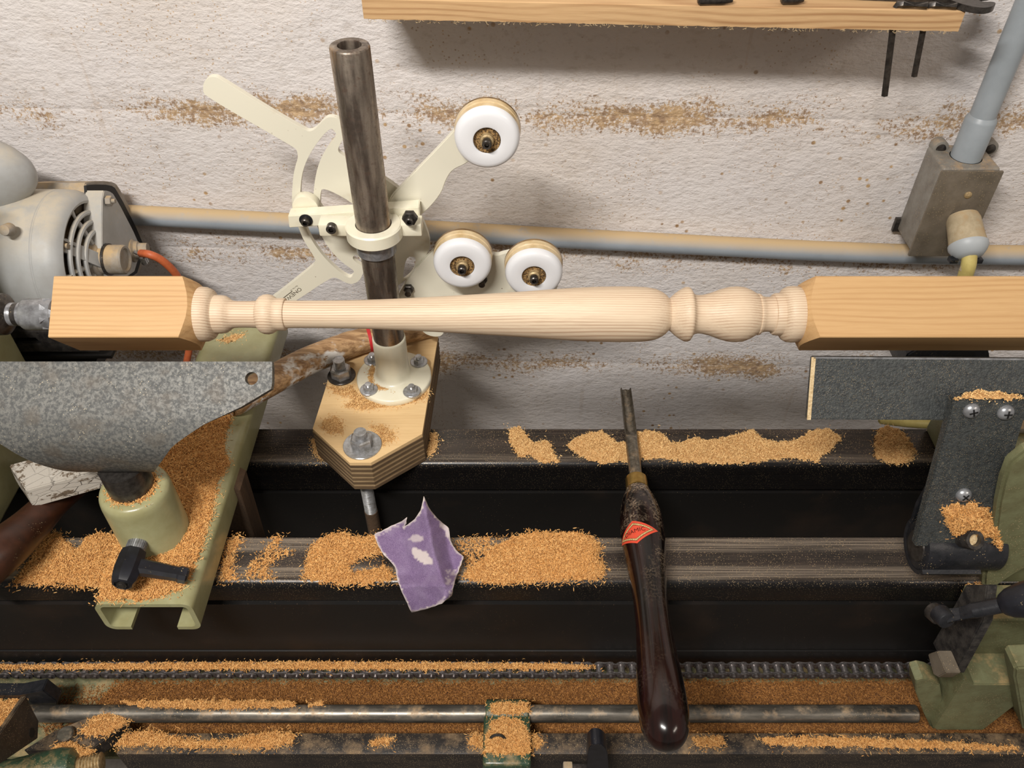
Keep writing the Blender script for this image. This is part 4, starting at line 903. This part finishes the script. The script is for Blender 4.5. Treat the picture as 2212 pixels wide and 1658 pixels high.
p = atY(2107, 1166, 452); n_ = Vector((0, -.55, .83)).normalized(); n_ = Vector((.12, -.72, .68)).normalized()
obj('clamp_stub', rev(B(), p-n_*22, n_, [(0, 13), (8, 10.5), (20, 9.6), (22, 8.8), (22, 5.8), (12, 5.6), (12, .1)], 32, caps=False), 'dark_steel', rt, smooth=40)
obj('stub_fill', cyl(B(), p-n_*8, p-n_*5, 5.6), 'sawfine', rt)

ts = thing('tailstock', 'pale green cast tailstock at the right edge beyond the hinged tool rest', 'tailstock', (520, 520, BED))
t = plate(B(), [[(2188, 985), (2300, 950), (2300, 1190), (2212, 1228), (2140, 1276), (2118, 1262), (2145, 1180), (2160, 1060)]], Yf(458), (0, 12, 0), 1, 3); obj('casting', t, 'sage_dusty', ts)
obj('top_ledge', box(B(), 480, 760, 590, 680, -640, -632, 2), 'motor_dusty', ts)
obj('body', box(B(), 500, 760, 474, 690, BED+.5, -640, 4), 'sage_dusty', ts)
tc = thing('tool_rest_carriage', 'green and grey carriage bracket with black lever at lower right', 'carriage', (500, 440, -900))
t = plate(B(), [[(2118, 1338), (2400, 1338), (2400, 1452), (2060, 1450)]], Yf(430), (0, 40, 0), 0, 1); obj('face_plate', t, 'sage_dusty', tc)
sd = plate(B(), [[(2086, 1262), (2132, 1262), (2122, 1340), (2062, 1452), (2046, 1452), (2014, 1388)]], Xf(425), (10, 0, 0), 0, 1); 
for v in sd.verts: pass
obj('side_plate', sd, 'iron', tc)
obj('lower_block', plate(B(), [[(2004, 1412), (2024, 1405), (2044, 1452), (2026, 1462), (2016, 1456)]], Xf(402), (14, 0, 0), 0, .8), 'cover', tc)
t = plate(B(), [[(2016, 1571), (2082, 1466), (2105, 1478), (2400, 1478), (2400, 1560), (2193, 1523), (2124, 1576), (2023, 1576)]], Yf(396), (0, 46, 0), 0, 1); g_ = obj('gusset', t, 'sage_dusty', tc)
t = plate(B(), [[(1969, 1470), (2002, 1462), (2040, 1484), (2022, 1580), (2004, 1562)]], Yf(405), (0, 20, 0), 1, .8); obj('gusset_flange', t, 'sage_dusty', tc)
t = plate(B(), [[(2204, 1440), (2400, 1440), (2400, 1640), (2214, 1600), (2198, 1500), (2188, 1450)]], Yf(372), (0, 24, 0), 1, 2); obj('front_column', t, 'sage_dusty', tc)
A1, B1 = atY(2042, 1331, 380), atY(2168, 1305, 372); bm = B(); tube(bm, [A1, A1.lerp(B1, .5), B1], 6.5, 14); cyl(bm, A1+Vector((-3, 6, -2)), A1+Vector((-1, -6, 2)), 8.5, 8, 20, 1.5)
lv = obj('lever', bm, 'black_paint', tc)
dd = (B1-A1).normalized(); obj('lever_grip', rev(B(), B1-dd*3, dd, [(0, 6), (2, 8.5), (8, 12), (18, 14.5), (30, 15.5), (60, 14), (66, 10), (68, 4)], 32), 'black_plastic', lv, smooth=50)
obj('lever_pivot', cyl(B(), A1+Vector((-4, 12, -9)), A1+Vector((-2, 2, -5)), 8.5, 8, 24, 1.5), 'dark_steel', tc)
bm = B(); c = atY(2008, 1452, 452); rr_ = random.Random(3)
for k in range(60):
    dv = Vector((rr_.uniform(-1, .4), rr_.uniform(-1, .4), rr_.uniform(-1, .8))).normalized(); b0 = c+Vector((rr_.uniform(-4, 4), rr_.uniform(-5, 5), rr_.uniform(-6, 6))); tube(bm, [b0, b0+dv*6, b0+dv*11+Vector((0, 0, -2))], .35, 4)
obj('wiper_brush', bm, 'black_rubber', tc)
# blurry dark tool top behind the right tool rest
bk = thing('dusty_grinder', 'black dusty machine part just visible between the square post and the right tool rest', 'machine', (490, 800, -700))
obj('housing', plate(B(), [[(1950, 772), (1990, 748), (2010, 735), (2130, 735), (2140, 775), (2140, 830), (1950, 830)]], Yf(800), (0, 60, 0), 1, 2), 'black_paint', bk)
obj('opening', plate(B(), [[(2040, 768), (2056, 757), (2106, 759), (2100, 769)]], Yf(799), (0, 3, 0), 0), 'black_rubber', bk)
pts = [atY(1940, 990, 745), atY(1968, 915, 748), atY(2040, 900, 760), atY(2212, 925, 765), atY(2400, 930, 770)]
tag(obj('yellow_cord', tube(B(), spline([atY(1905, 906, 800), atY(1970, 913, 760), atY(2060, 918, 745), atY(2212, 930, 735), atY(2420, 950, 735)], 8), 6.5, 14), 'yellow'), 'yellow rubber cord lying behind the rear rail below the right tool rest', 'cord')

# ================================================================== WALL FITTINGS
def wp(x, y, off): return atWall(x, y, off)
P_ = [wp(-250, 446, 15), wp(0, 452, 15), wp(300, 465, 15), wp(936, 498, 15), wp(1240, 515, 15), wp(1850, 545, 15), wp(2212, 551, 15), wp(2500, 556, 15)]
cdn = thing('wall_conduit', 'grey pipe running level along the wall with tan dust on top', 'conduit', tuple(P_[3]-Vector((0, 0, 15))))
obj('pipe', tube(B(), spline(P_, 6), 13.4, 28), 'conduit', cdn)
cv = thing('upright_conduit', 'grey plastic pipe rising from the electrical box at the right edge', 'conduit', (546, 912, -493))
obj('pipe', rev(B(), (546, 912, -505), (0, 0, 1), [(0, 14.5), (62, 14.5), (900, 14.5)], 40), 'conduit_clean', cv)
obj('pipe_socket', rev(B(), (546, 912, -505), (0, 0, 1), [(0, 17.6), (54, 17.6), (56, 16.8), (60, 14.6)], 40), 'conduit_clean', cv)
obj('socket_ring', rev(B(), (546, 912, -501), (0, 0, 1), [(0, 17.6), (0, 18.6), (3, 18.6), (3, 17.6)], 40, caps=False), 'sawfine', cv)
eb = thing('outlet_box', 'dusty grey metal electrical box on the wall at right with a plug in it', 'electrical box', (543, 910, -618))
obj('box_body', box(B(), 509, 577, 884, 938, -617, -498, 3, seg=3), 'box', eb)
t = B(); box(t, 506, 580, 880, 884, -621, -500, 1.5); obj('cover_plate', t, 'cover', eb)
for px_ in (2030, 2137):
    p = atWall(px_, 318, 12); t = cyl(B(), (p.x, p.y-4, p.z), (p.x, p.y+10, p.z), 9.5, bev=1); merge(t, box(B(), p.x-6 if px_ < 2100 else p.x-26, p.x+22 if px_ < 2100 else p.x+6, p.y-1, p.y+10, p.z-28, p.z-2, 1)); o = obj('mounting_ear', t, 'box', eb)
    obj('ear_screw', rev(B(), (p.x, p.y-4, p.z), (0, -1, 0), [(0, 6), (1.5, 5.6), (2.6, 3.5), (3, .1)], 20), 'dark_steel', eb)
p = atWall(1956, 540, 8); obj('lower_ear', box(B(), 503, 514, p.y-2, p.y+4, -620, -600, 1), 'dark_steel', eb)
p = atY(2091, 421, 880); o = obj('cover_screw', rev(B(), (p.x, 880, p.z), (0, -1, 0), [(0, 4.6), (1, 4.4), (2, 3), (2.2, .1)], 20), 'boss', eb)
pg = thing('power_plug', 'round dust-caked plug with grey cap and yellow cord in the electrical box', 'plug', (552, 850, -590))
p = atY(2080, 470, 880); q = atY(2108, 520, 846); ax = (q-p).normalized(); ax = Vector((.02, -.86, -.5)).normalized()
obj('plug_body', rev(B(), p, ax, [(-2, 17.5), (4, 19.5), (24, 20.5), (36, 21.5)], 40), 'plug', pg, smooth=50)
obj('plug_cap', rev(B(), p+ax*36, ax, [(0, 22.6), (4, 22.6), (9, 20), (15, 15), (17, 8)], 40), 'plug_grey', pg, smooth=50)
for sx in (-1, 1): obj('cord_clamp', box(B(), p.x+sx*15-5, p.x+sx*15+5, -5, 4, -4, 2, .8, mat=Matrix.Translation((0, p.y+ax.y*46, p.z+ax.z*46-10))), 'black_paint', pg)
e = p+ax*48
obj('cord', tube(B(), spline([e, e+Vector((1, -6, -12)), e+Vector((4, -5, -30)), e+Vector((9, -4, -60)), e+Vector((18, 0, -120)), e+Vector((24, 10, -150))], 6), 8.8, 18), 'yellow', pg)
for sx in (-3.5, 3.5): obj('wire', tube(B(), [p+ax*44+Vector((sx, 0, 0)), p+ax*52+Vector((sx, -2, -6)), e+Vector((sx, -6, -20))], 4.2, 10), 'plug', pg)
# shelf
SYf = 850
sh = thing('wall_shelf', 'rough sawn pine shelf board on the wall along the top edge', 'shelf', (170, 895, -330))
c0, c1 = atY(786, 41, SYf+1), atY(2071, 69, SYf-18); zb = (c0.z+c1.z)/2; t = B()
hx = c0.x; hX = c1.x
V_ = []; nx = 140
for k in range(nx+1):
    x = hx+(hX-hx)*k/nx; yf = SYf-.03*(x-hx)+1; zl = c0.z+(c1.z-c0.z)*k/nx
    V_.append([t.verts.new(p) for p in ((x, yf, zl+random.uniform(-.5, .3)), (x, yf-.3, zl+1.5), (x, yf-.3, zl+18.8), (x, yf+.6, zl+19.5), (x, wallY(x)-1, zl+19.5), (x, wallY(x)-1, zl))])
for p, q in zip(V_[:-1], V_[1:]):
    for i in range(6): t.faces.new((p[i], p[(i+1) % 6], q[(i+1) % 6], q[i]))
t.faces.new(V_[0][::-1]); t.faces.new(V_[-1]); obj('board', t, 'shelf_wood', sh, smooth=30)
bm = B(); rr_ = random.Random(5)
for k in range(150):
    x = rr_.uniform(hx+3, hX-3); f = (x-hx)/(hX-hx); z = c0.z+(c1.z-c0.z)*f; y = SYf-.03*(x-hx)+1; l = rr_.uniform(1, 3.2)
    tube(bm, [(x, y, z+.3), (x+rr_.uniform(-1.5, 1.5), y-rr_.uniform(0, 1), z-l*.6), (x+rr_.uniform(-3, 3), y-rr_.uniform(0, 1.5), z-l)], .22, 3)
sp_ = obj('splinters', bm, 'sawfine', sh); tag(sp_, None, kind='stuff')
shz = lambda x: c0.z+(c1.z-c0.z)*(x-hx)/(hX-hx)+19.5
def hexkey(top, xx, bot, label, r):
    # top short leg lies on the shelf, the long leg hangs through a hole
    pt = atY(*top, SYf+14); x = pt.x; zt_ = shz(x)+r
    e = Vector((x+15, SYf+2, zt_+1)); g = thing('hex_key', label, 'hex key', (x, SYf+14, shz(x)), group=None)
    pb_ = atY(*bot, SYf+14); pts = [e, Vector((x+4, SYf+12, zt_)), Vector((x, SYf+14, zt_-2)), Vector((x, SYf+14, zt_-8)), Vector((pb_.x, SYf+14, pb_.z))]
    obj('bar', tube(B(), pts, r, 6), 'dark_steel', g, smooth=20); return g
p = atY(1978, 14, SYf+14)
def hk(label, xtop, xbot, ybot, L0x, r):
    b = atY(xbot, ybot, SYf-8); tp = atY(xtop, 70, SYf-8); dirn = (tp-b).normalized(); zt_ = shz(tp.x)+r; topc = b+dirn*((zt_-b.z)/dirn.z)
    g = thing('hex_key', label, 'hex key', tuple(topc)); e = topc+Vector((L0x, -7, .5))
    pts = [e, topc+Vector((5, -2.5, 0)), topc+Vector((1.5, -.5, -1)), topc+Vector((0, 0, -4)), b]
    obj('bar', tube(B(), pts, r, 6), 'dark_steel', g, smooth=20)
hk('longer black hex key hanging through the shelf, left of the two', 1929, 1911, 206, 27, 3.6)
hk('shorter black hex key hanging through the shelf, right of the two', 1994, 1975, 164, 24, 3.3)
# open-end wrench lying on the shelf
wr = thing('open_end_wrench', 'dark open-end wrench lying on the shelf with its jaw past the right end', 'wrench', (440, 880, -300))
zw = shz(430)+.4
def wz(x, y): return Vector((x, y, zw))
wl = [(1600, -46), (1600, -14), (1770, -4), (1934, 1), (2030, 5), (2055, 11), (2072, 18), (2095, 24), (2120, 28), (2138, 27), (2152, 21), (2149, 14), (2122, 15), (2111, 9), (2117, 1), (2146, -2), (2151, -9), (2136, -22), (2100, -27), (2060, -20), (2030, -14), (1900, -22)]
wl = [(x, y-11) for x, y in wl]
t = plate(B(), [wl], lambda x, y: atZ(x, y, zw+6), (0, 0, -6), 2, 1.2); obj('wrench_body', t, 'dark_steel', wr, smooth=40)
for (px_, y_, lab, ln_) in ((1545, 0, 'dark steel tool end lying on the shelf left of the wrench', 34), (1712, -3, 'small dark green-black tool lying on the shelf near its middle', 22)):
    p = atZ(px_, y_, shz(200)+5); g = obj('punch', rev(B(), (p.x-ln_/2, p.y, shz(p.x)+5.2), (1, .05, 0), [(0, 3), (2, 5), (ln_*.7, 5), (ln_, 3.2)], 12), 'dark_steel'); tag(g, lab, 'punch')

# ================================================================== LOWER LEFT / CENTRE FITTINGS
cg = thing('centre_guide', 'dark green guide block clamped on the steel rod at bottom centre, heaped with sawdust', 'guide block', (-5, 390, -925))
bm = rev(B(), (-29, 413, -905), (1, 0, 0), [(0, 14), (1, 15), (46, 15), (47, 14)], 40); obj('rod_collar', bm, 'dark_green', cg)
bm = box(B(), -31, 20, 352, 408, -930, -893, 4, seg=3); obj('guide_arm', bm, 'dark_green', cg)
p = atZ(1075, 1596, -890); obj('oiler_ring', tube(B(), [(p.x+8*math.cos(a), p.y+3*math.sin(a), -892+6*math.sin(max(0, a))) for a in np.linspace(-.2, 3.4, 14)], 1.6, 8), 'dark_steel', cg)
bc = thing('black_clamp_handle', 'black curved lever with small white block poking up at the bottom edge', 'lever', (90, 350, -900))
t = plate(B(), [[(1278, 1606), (1300, 1606), (1314, 1622), (1316, 1720), (1270, 1720), (1268, 1622)]], Yf(345), (0, 16, 0), 2, 2); obj('lever_head', t, 'black_plastic', bc)
p = atY(1235, 1652, 352); obj('lever_nut', box(B(), p.x-9, p.x+1, 340, 356, p.z-16, p.z+1, 1.5), 'motor_dusty', bc); obj('lever_shaft', box(B(), p.x, 82, 342, 354, p.z-12, p.z, 1), 'dark_steel', bc)
lb = thing('left_bearing_bracket', 'black and worn steel bracket holding the rod at the lower left corner', 'bracket', (-540, 400, -950))
t = plate(B(), [[(-120, 1500), (40, 1500), (92, 1490), (124, 1515), (120, 1545), (96, 1560), (84, 1590), (60, 1606), (-120, 1640)]], Yf(424), (0, 14, 0), 0, 1); obj('rear_plate', t, 'black_paint', lb)
t = plate(B(), [[(56, 1502), (84, 1556), (82, 1594), (-60, 1690), (-60, 1612), (0, 1584)]], Xf(-500), (-5, 0, 0), 0, .8)
lp_ = obj('worn_plate', t, 'bar', lb)
obj('plate_hole', plate(B(), [[(65, 1572), (72, 1570), (76, 1578), (74, 1590), (68, 1594), (63, 1586)]], Xf(-499.7), (-.3, 0, 0), 1), 'black_rubber', lb)
t = plate(B(), [[(-80, 1506), (52, 1504), (46, 1526), (-4, 1592), (-80, 1600)]], Zf(-893), (0, 0, -6), 0, .8); obj('top_plate', t, 'dark_green', lb)
sb = thing('slide_block', 'dark steel slide block with round stud beside the green tube at lower left', 'slide block', (-440, 380, -930))
t = plate(B(), [[(190, 1548), (268, 1560), (278, 1560), (204, 1612), (196, 1618), (50, 1619), (116, 1578)]], Zf(-900), (0, 0, -22), 0, 1); obj('block', t, 'bar', sb)
p = atZ(146, 1590, -900); obj('stud', rev(B(), (p.x, p.y, -900), (0, 0, 1), [(0, 8.6), (7, 8.6), (8.5, 7.4)], 28), 'rod', sb)
gt = thing('green_tube_clamp', 'dark green round tube end with bolt in the bottom left corner', 'tube clamp', (-480, 350, -950))
p, q = atZ(22, 1690, -900), atZ(122, 1668, -900)
obj('tube_body', rev(B(), p-(q-p)*.6, q-p, [(0, 22), (60, 24), (80, 24), (90, 21), (95, 14)], 32), 'dark_green', gt)
c = q; ax = (q-p).normalized(); obj('collar', rev(B(), c-ax*4, ax, [(0, 17), (1, 18), (13, 18), (14, 17)], 32), 'zinc', gt)
obj('bolt_thread', thread(B(), c+ax*8, c+ax*46, 11, 3.2, 20), 'boss', gt)

# ================================================================== SAWDUST
RZ = Zf(BED)
sawdust('sawdust_pile', 'thick sawdust covering the green tool rest base around its socket', [(208, 1296), (245, 1195), (300, 1060), (345, 940), (380, 860), (470, 850), (509, 887), (490, 928), (483, 965), (496, 1003), (473, 1037), (466, 1070), (458, 1115), (446, 1149), (423, 1220), (396, 1270), (350, 1290), (300, 1297)], Zf(ZT), h=6, dens=1.15, edge=8, parent=None)
sawdust('sawdust_pile', 'sawdust heap on the front rail left of the green base', [(30, 1262), (62, 1215), (98, 1160), (118, 1148), (140, 1163), (165, 1190), (190, 1160), (215, 1152), (272, 1158), (262, 1190), (236, 1268), (190, 1270), (130, 1262), (80, 1264)], RZ, h=7, dens=1.1)
sawdust('sawdust_pile', 'loose sawdust along the right foot of the green base', [(478, 1240), (486, 1200), (492, 1168), (515, 1155), (522, 1172), (500, 1195), (502, 1225), (508, 1250), (480, 1254)], RZ, h=2, dens=.75, stray=.3)
sawdust('sawdust_pile', 'thin scattered sawdust strip on the front rail left of the torn purple sheet', [(530, 1245), (545, 1215), (575, 1190), (590, 1160), (606, 1156), (600, 1185), (632, 1190), (600, 1205), (575, 1225), (590, 1248), (560, 1250)], RZ, h=1, dens=.5, stray=.4, sub=.5)
sawdust('sawdust_pile', 'C-shaped sawdust pile touching the left side of the purple sheet', [(655, 1248), (662, 1215), (666, 1190), (690, 1165), (720, 1152), (745, 1150), (770, 1162), (820, 1155), (840, 1180), (815, 1202), (775, 1208), (758, 1222), (762, 1238), (800, 1232), (830, 1222), (862, 1250), (820, 1258), (790, 1262), (740, 1264), (700, 1256)], RZ, h=6, dens=1.05)
sawdust('sawdust_pile', 'large thick sawdust pile on the front rail between purple sheet and gouge', [(1000, 1246), (1012, 1228), (1040, 1212), (1058, 1185), (1080, 1175), (1110, 1160), (1150, 1150), (1200, 1152), (1245, 1150), (1275, 1158), (1300, 1178), (1290, 1195), (1308, 1225), (1300, 1250), (1200, 1256), (1140, 1260), (1080, 1262), (1030, 1255)], RZ, h=9, dens=1.2, edge=9)
sawdust('sawdust_pile', 'sparse sawdust bits just right of the purple sheet', [(985, 1170), (1020, 1162), (1080, 1160), (1070, 1178), (1040, 1210), (1010, 1225), (1000, 1200)], RZ, h=.8, dens=.4, stray=.4, sub=.6)
sawdust('sawdust_pile', 'small curved sawdust pile on the rear rail right of the plywood block', [(1098, 928), (1122, 921), (1138, 940), (1150, 956), (1178, 950), (1192, 958), (1195, 978), (1210, 998), (1170, 1001), (1150, 985), (1120, 987), (1103, 962)], RZ, h=4, dens=1.1, edge=4, stray=.05, mats=('sawpale', 'sawpaleb'), L=(1.2, 3.2))
sawdust('sawdust_pile', 'long ragged sawdust drift on the rear rail crossed by the gouge blade', [(1225, 962), (1242, 945), (1270, 935), (1300, 931), (1335, 955), (1360, 958), (1375, 935), (1400, 930), (1435, 938), (1447, 955), (1470, 958), (1500, 945), (1530, 952), (1560, 945), (1598, 936), (1625, 928), (1650, 948), (1680, 956), (1720, 950), (1750, 932), (1785, 925), (1820, 945), (1798, 968), (1765, 998), (1700, 990), (1600, 1004), (1480, 999), (1420, 990), (1300, 1003), (1250, 985)], RZ, h=5, dens=1.15, edge=5, stray=.03, mats=('sawpale', 'sawpaleb'), L=(1.2, 3.2))
sawdust('sawdust_pile', 'rounded sawdust heap on the rear rail near the right tool rest', [(1888, 950), (1893, 932), (1915, 920), (1945, 930), (1965, 950), (1980, 978), (1962, 1002), (1920, 1003), (1888, 985)], RZ, h=9, dens=1.3, edge=8, stray=.05, mats=('sawpale', 'sawpaleb'), L=(1.2, 3.2))
sawdust('sawdust_pile', 'narrow sawdust crescent on the rear rail against the plywood right side', [(930, 935), (945, 936), (947, 955), (940, 975), (925, 985), (920, 980)], RZ, h=3, dens=.9, mats=('sawpale', 'sawpaleb'), L=(1.2, 3.2))
sawdust('sawdust_pile', 'tiny sawdust patch on the rear rail against the plywood left corner', [(672, 948), (682, 950), (690, 985), (700, 998), (688, 996), (674, 975)], RZ, h=2.5, dens=.8, mats=('sawpale', 'sawpaleb'), L=(1.2, 3.2))
PZ = Zf(-694.9)
sawdust('sawdust_pile', 'fine yellow sawdust around the white flange on the plywood block', [(705, 832), (740, 838), (760, 830), (775, 850), (800, 862), (850, 868), (900, 860), (925, 845), (925, 858), (880, 872), (830, 880), (780, 885), (745, 880), (760, 860), (720, 848)], PZ, h=2.5, dens=.9, L=(1.2, 3), mats=('sawpale', 'sawpaleb'))
sawdust('sawdust_pile', 'round sawdust patch on the plywood left of the front bolt', [(700, 905), (728, 897), (742, 915), (738, 935), (715, 938), (692, 925)], PZ, h=2, dens=.8, L=(1.2, 2.8), mats=('sawpale', 'sawpaleb'))
sawdust('sawdust_pile', 'fan of sawdust on the plywood right of the front bolt', [(800, 920), (825, 918), (850, 930), (858, 950), (840, 955), (830, 965), (815, 940)], PZ, h=1.5, dens=.7, L=(1.2, 2.8), mats=('sawpale', 'sawpaleb'))
sawdust('sawdust_pile', 'light sawdust behind the white sleeve on the flange top', [(795, 800), (806, 785), (812, 800), (808, 825), (830, 835), (845, 842), (815, 843), (798, 825)], Zf(-686), h=1.2, dens=.7, L=(1, 2.4), mats=('sawpale', 'sawpaleb'))
sawdust('sawdust_pile', 'few sawdust crumbs on the far end of the green base', [(470, 735), (500, 722), (530, 718), (525, 730), (490, 742)], Zf(ZT), h=.8, dens=.6, L=(1.2, 3), mats=('sawpale', 'sawpaleb'))
sawdust('sawdust_pile', 'sawdust strip heaped along the left part of the roller chain', [(-80, 1437), (150, 1434), (350, 1431), (700, 1429), (1000, 1431), (1200, 1433), (1290, 1438), (1270, 1446), (1000, 1447), (600, 1447), (300, 1446), (60, 1445), (-80, 1446)], Zf(-889), h=4, dens=1.25, edge=3.5, stray=.03, rough=.5)
def trayfn(x, y): return atZ(x, y, -948)
sawdust('sawdust_bed', 'deep sawdust bed in painted shade brown filling the tray under chain and rod', [(250, 1466), (2050, 1463), (2260, 1570), (2400, 1590), (250, 1590), (180, 1560)], trayfn, h=4, dens=.85, edge=6, mats=('sawshade', 'sawshadeb'))  # darker chip colours stand in for the shade down here
sawdust('sawdust_bed', 'thin sawdust over green paint at the left end of the tray', [(60, 1475), (260, 1472), (260, 1590), (100, 1590)], trayfn, h=1, dens=.35, sub=.6, mats=('sawshade', 'sawshadeb'))
sawdust('sawdust_pile', 'sawdust ridge on top of the steel rod at left', [(255, 1514), (400, 1511), (560, 1512), (640, 1514), (638, 1526), (500, 1533), (380, 1531), (300, 1526)], Zf(-895.8), h=1.6, dens=1.1, edge=3, stray=.02, L=(1.5, 3.2))
sawdust('sawdust_pile', 'small sawdust tuft on the rod right of its left ridge', [(665, 1515), (700, 1514), (702, 1524), (668, 1526)], Zf(-895.8), h=1.2, dens=.8, stray=.02, L=(1.5, 3))
sawdust('sawdust_pile', 'sawdust clump on the rod collar at bottom centre', [(1058, 1517), (1143, 1517), (1144, 1538), (1100, 1545), (1060, 1540)], Zf(-890), h=2, dens=1.3, edge=3, stray=.05)
sawdust('sawdust_pile', 'thick sawdust heap on the green guide block at bottom centre', [(1062, 1556), (1090, 1548), (1130, 1556), (1146, 1590), (1144, 1629), (1044, 1629), (1050, 1590)], Zf(-893), h=4, dens=1.3, edge=6, stray=.05)
sawdust('sawdust_pile', 'little sawdust pile on the front bar left of the guide block', [(1012, 1592), (1028, 1582), (1046, 1590), (1046, 1612), (1028, 1616), (1014, 1604)], Zf(-905.8), h=4, dens=1.1, edge=4)
sawdust('sawdust_pile', 'little sawdust pile on the front bar right of the guide block', [(1146, 1588), (1160, 1585), (1172, 1600), (1165, 1616), (1146, 1620)], Zf(-905.8), h=4, dens=1.1, edge=4)
sawdust('sawdust_pile', 'wavy sawdust drift on the front bar at lower left', [(250, 1612), (268, 1585), (320, 1576), (380, 1590), (440, 1600), (500, 1598), (545, 1585), (600, 1580), (640, 1585), (630, 1603), (580, 1617), (500, 1614), (420, 1614), (330, 1610)], Zf(-905.8), h=3, dens=1.1, edge=4, stray=.1)
sawdust('sawdust_pile', 'small oval sawdust spot on the front bar left of centre', [(795, 1604), (820, 1592), (850, 1594), (846, 1606), (810, 1613)], Zf(-905.8), h=2.5, dens=1.1, edge=3, stray=.05)
sawdust('sawdust_pile', 'pale sawdust spot on the front bar just right of the gouge handle', [(1495, 1594), (1530, 1590), (1565, 1592), (1562, 1608), (1520, 1614), (1498, 1608)], Zf(-905.8), h=2, dens=1, edge=3)
sawdust('sawdust_pile', 'long pale sawdust strip on the front bar at lower right', [(1635, 1594), (1700, 1590), (1850, 1592), (2000, 1598), (2200, 1612), (2200, 1622), (1900, 1614), (1780, 1612), (1660, 1609)], Zf(-905.8), h=1.5, dens=.9, edge=3, stray=.06)
sawdust('sawdust_pile', 'tiny sawdust cap on the black lever at the bottom edge', [(1276, 1601), (1300, 1601), (1302, 1607), (1274, 1607)], Zf(-868), h=2, dens=1.0, edge=2, stray=.02, L=(1, 2.5))
sawdust('sawdust_pile', 'coarse sawdust on the dark slide block at lower left', [(205, 1545), (230, 1528), (262, 1545), (278, 1557), (232, 1590), (190, 1590), (172, 1582)], Zf(-899.5), h=5, dens=1.0, edge=6)
sawdust('sawdust_pile', 'sawdust lump between slide block and green tube at bottom left', [(122, 1605), (150, 1600), (175, 1612), (200, 1620), (200, 1638), (170, 1632), (115, 1620)], Zf(-896), h=4, dens=1.1, edge=4)
sawdust('sawdust_pile', 'sawdust on the top plate of the lower left bracket', [(-60, 1512), (50, 1508), (40, 1528), (5, 1570), (-60, 1580)], Zf(-892.8), h=2.5, dens=.9, edge=5)
sawdust('sawdust_pile', 'sawdust ledge on top of the hinged plate at right', [(2062, 862), (2085, 850), (2115, 845), (2180, 851), (2212, 858), (2240, 864)], lambda x, y: atZ(x, y, -499), h=3, dens=1.6, edge=2, stray=.02, L=(1, 2.2), mats=('sawpale', 'sawpaleb'))
Vb = -dB
sawdust('sawdust_pile', 'sawdust clump stuck against the hinge barrel at right', [(2034, 1098), (2060, 1086), (2105, 1086), (2132, 1095), (2140, 1120), (2162, 1128), (2163, 1190), (2148, 1195), (2142, 1160), (2110, 1155), (2085, 1150), (2062, 1158), (2045, 1130)], fnb, h=9, dens=1.4, edge=7, U=(1, 0, 0), V=tuple(Vb), stray=.03)
sawdust('sawdust_pile', 'sawdust caught under the tailstock casting at right', [(2085, 1262), (2110, 1240), (2150, 1262), (2130, 1300), (2100, 1300)], Zf(-745), h=3, dens=.9, edge=4)
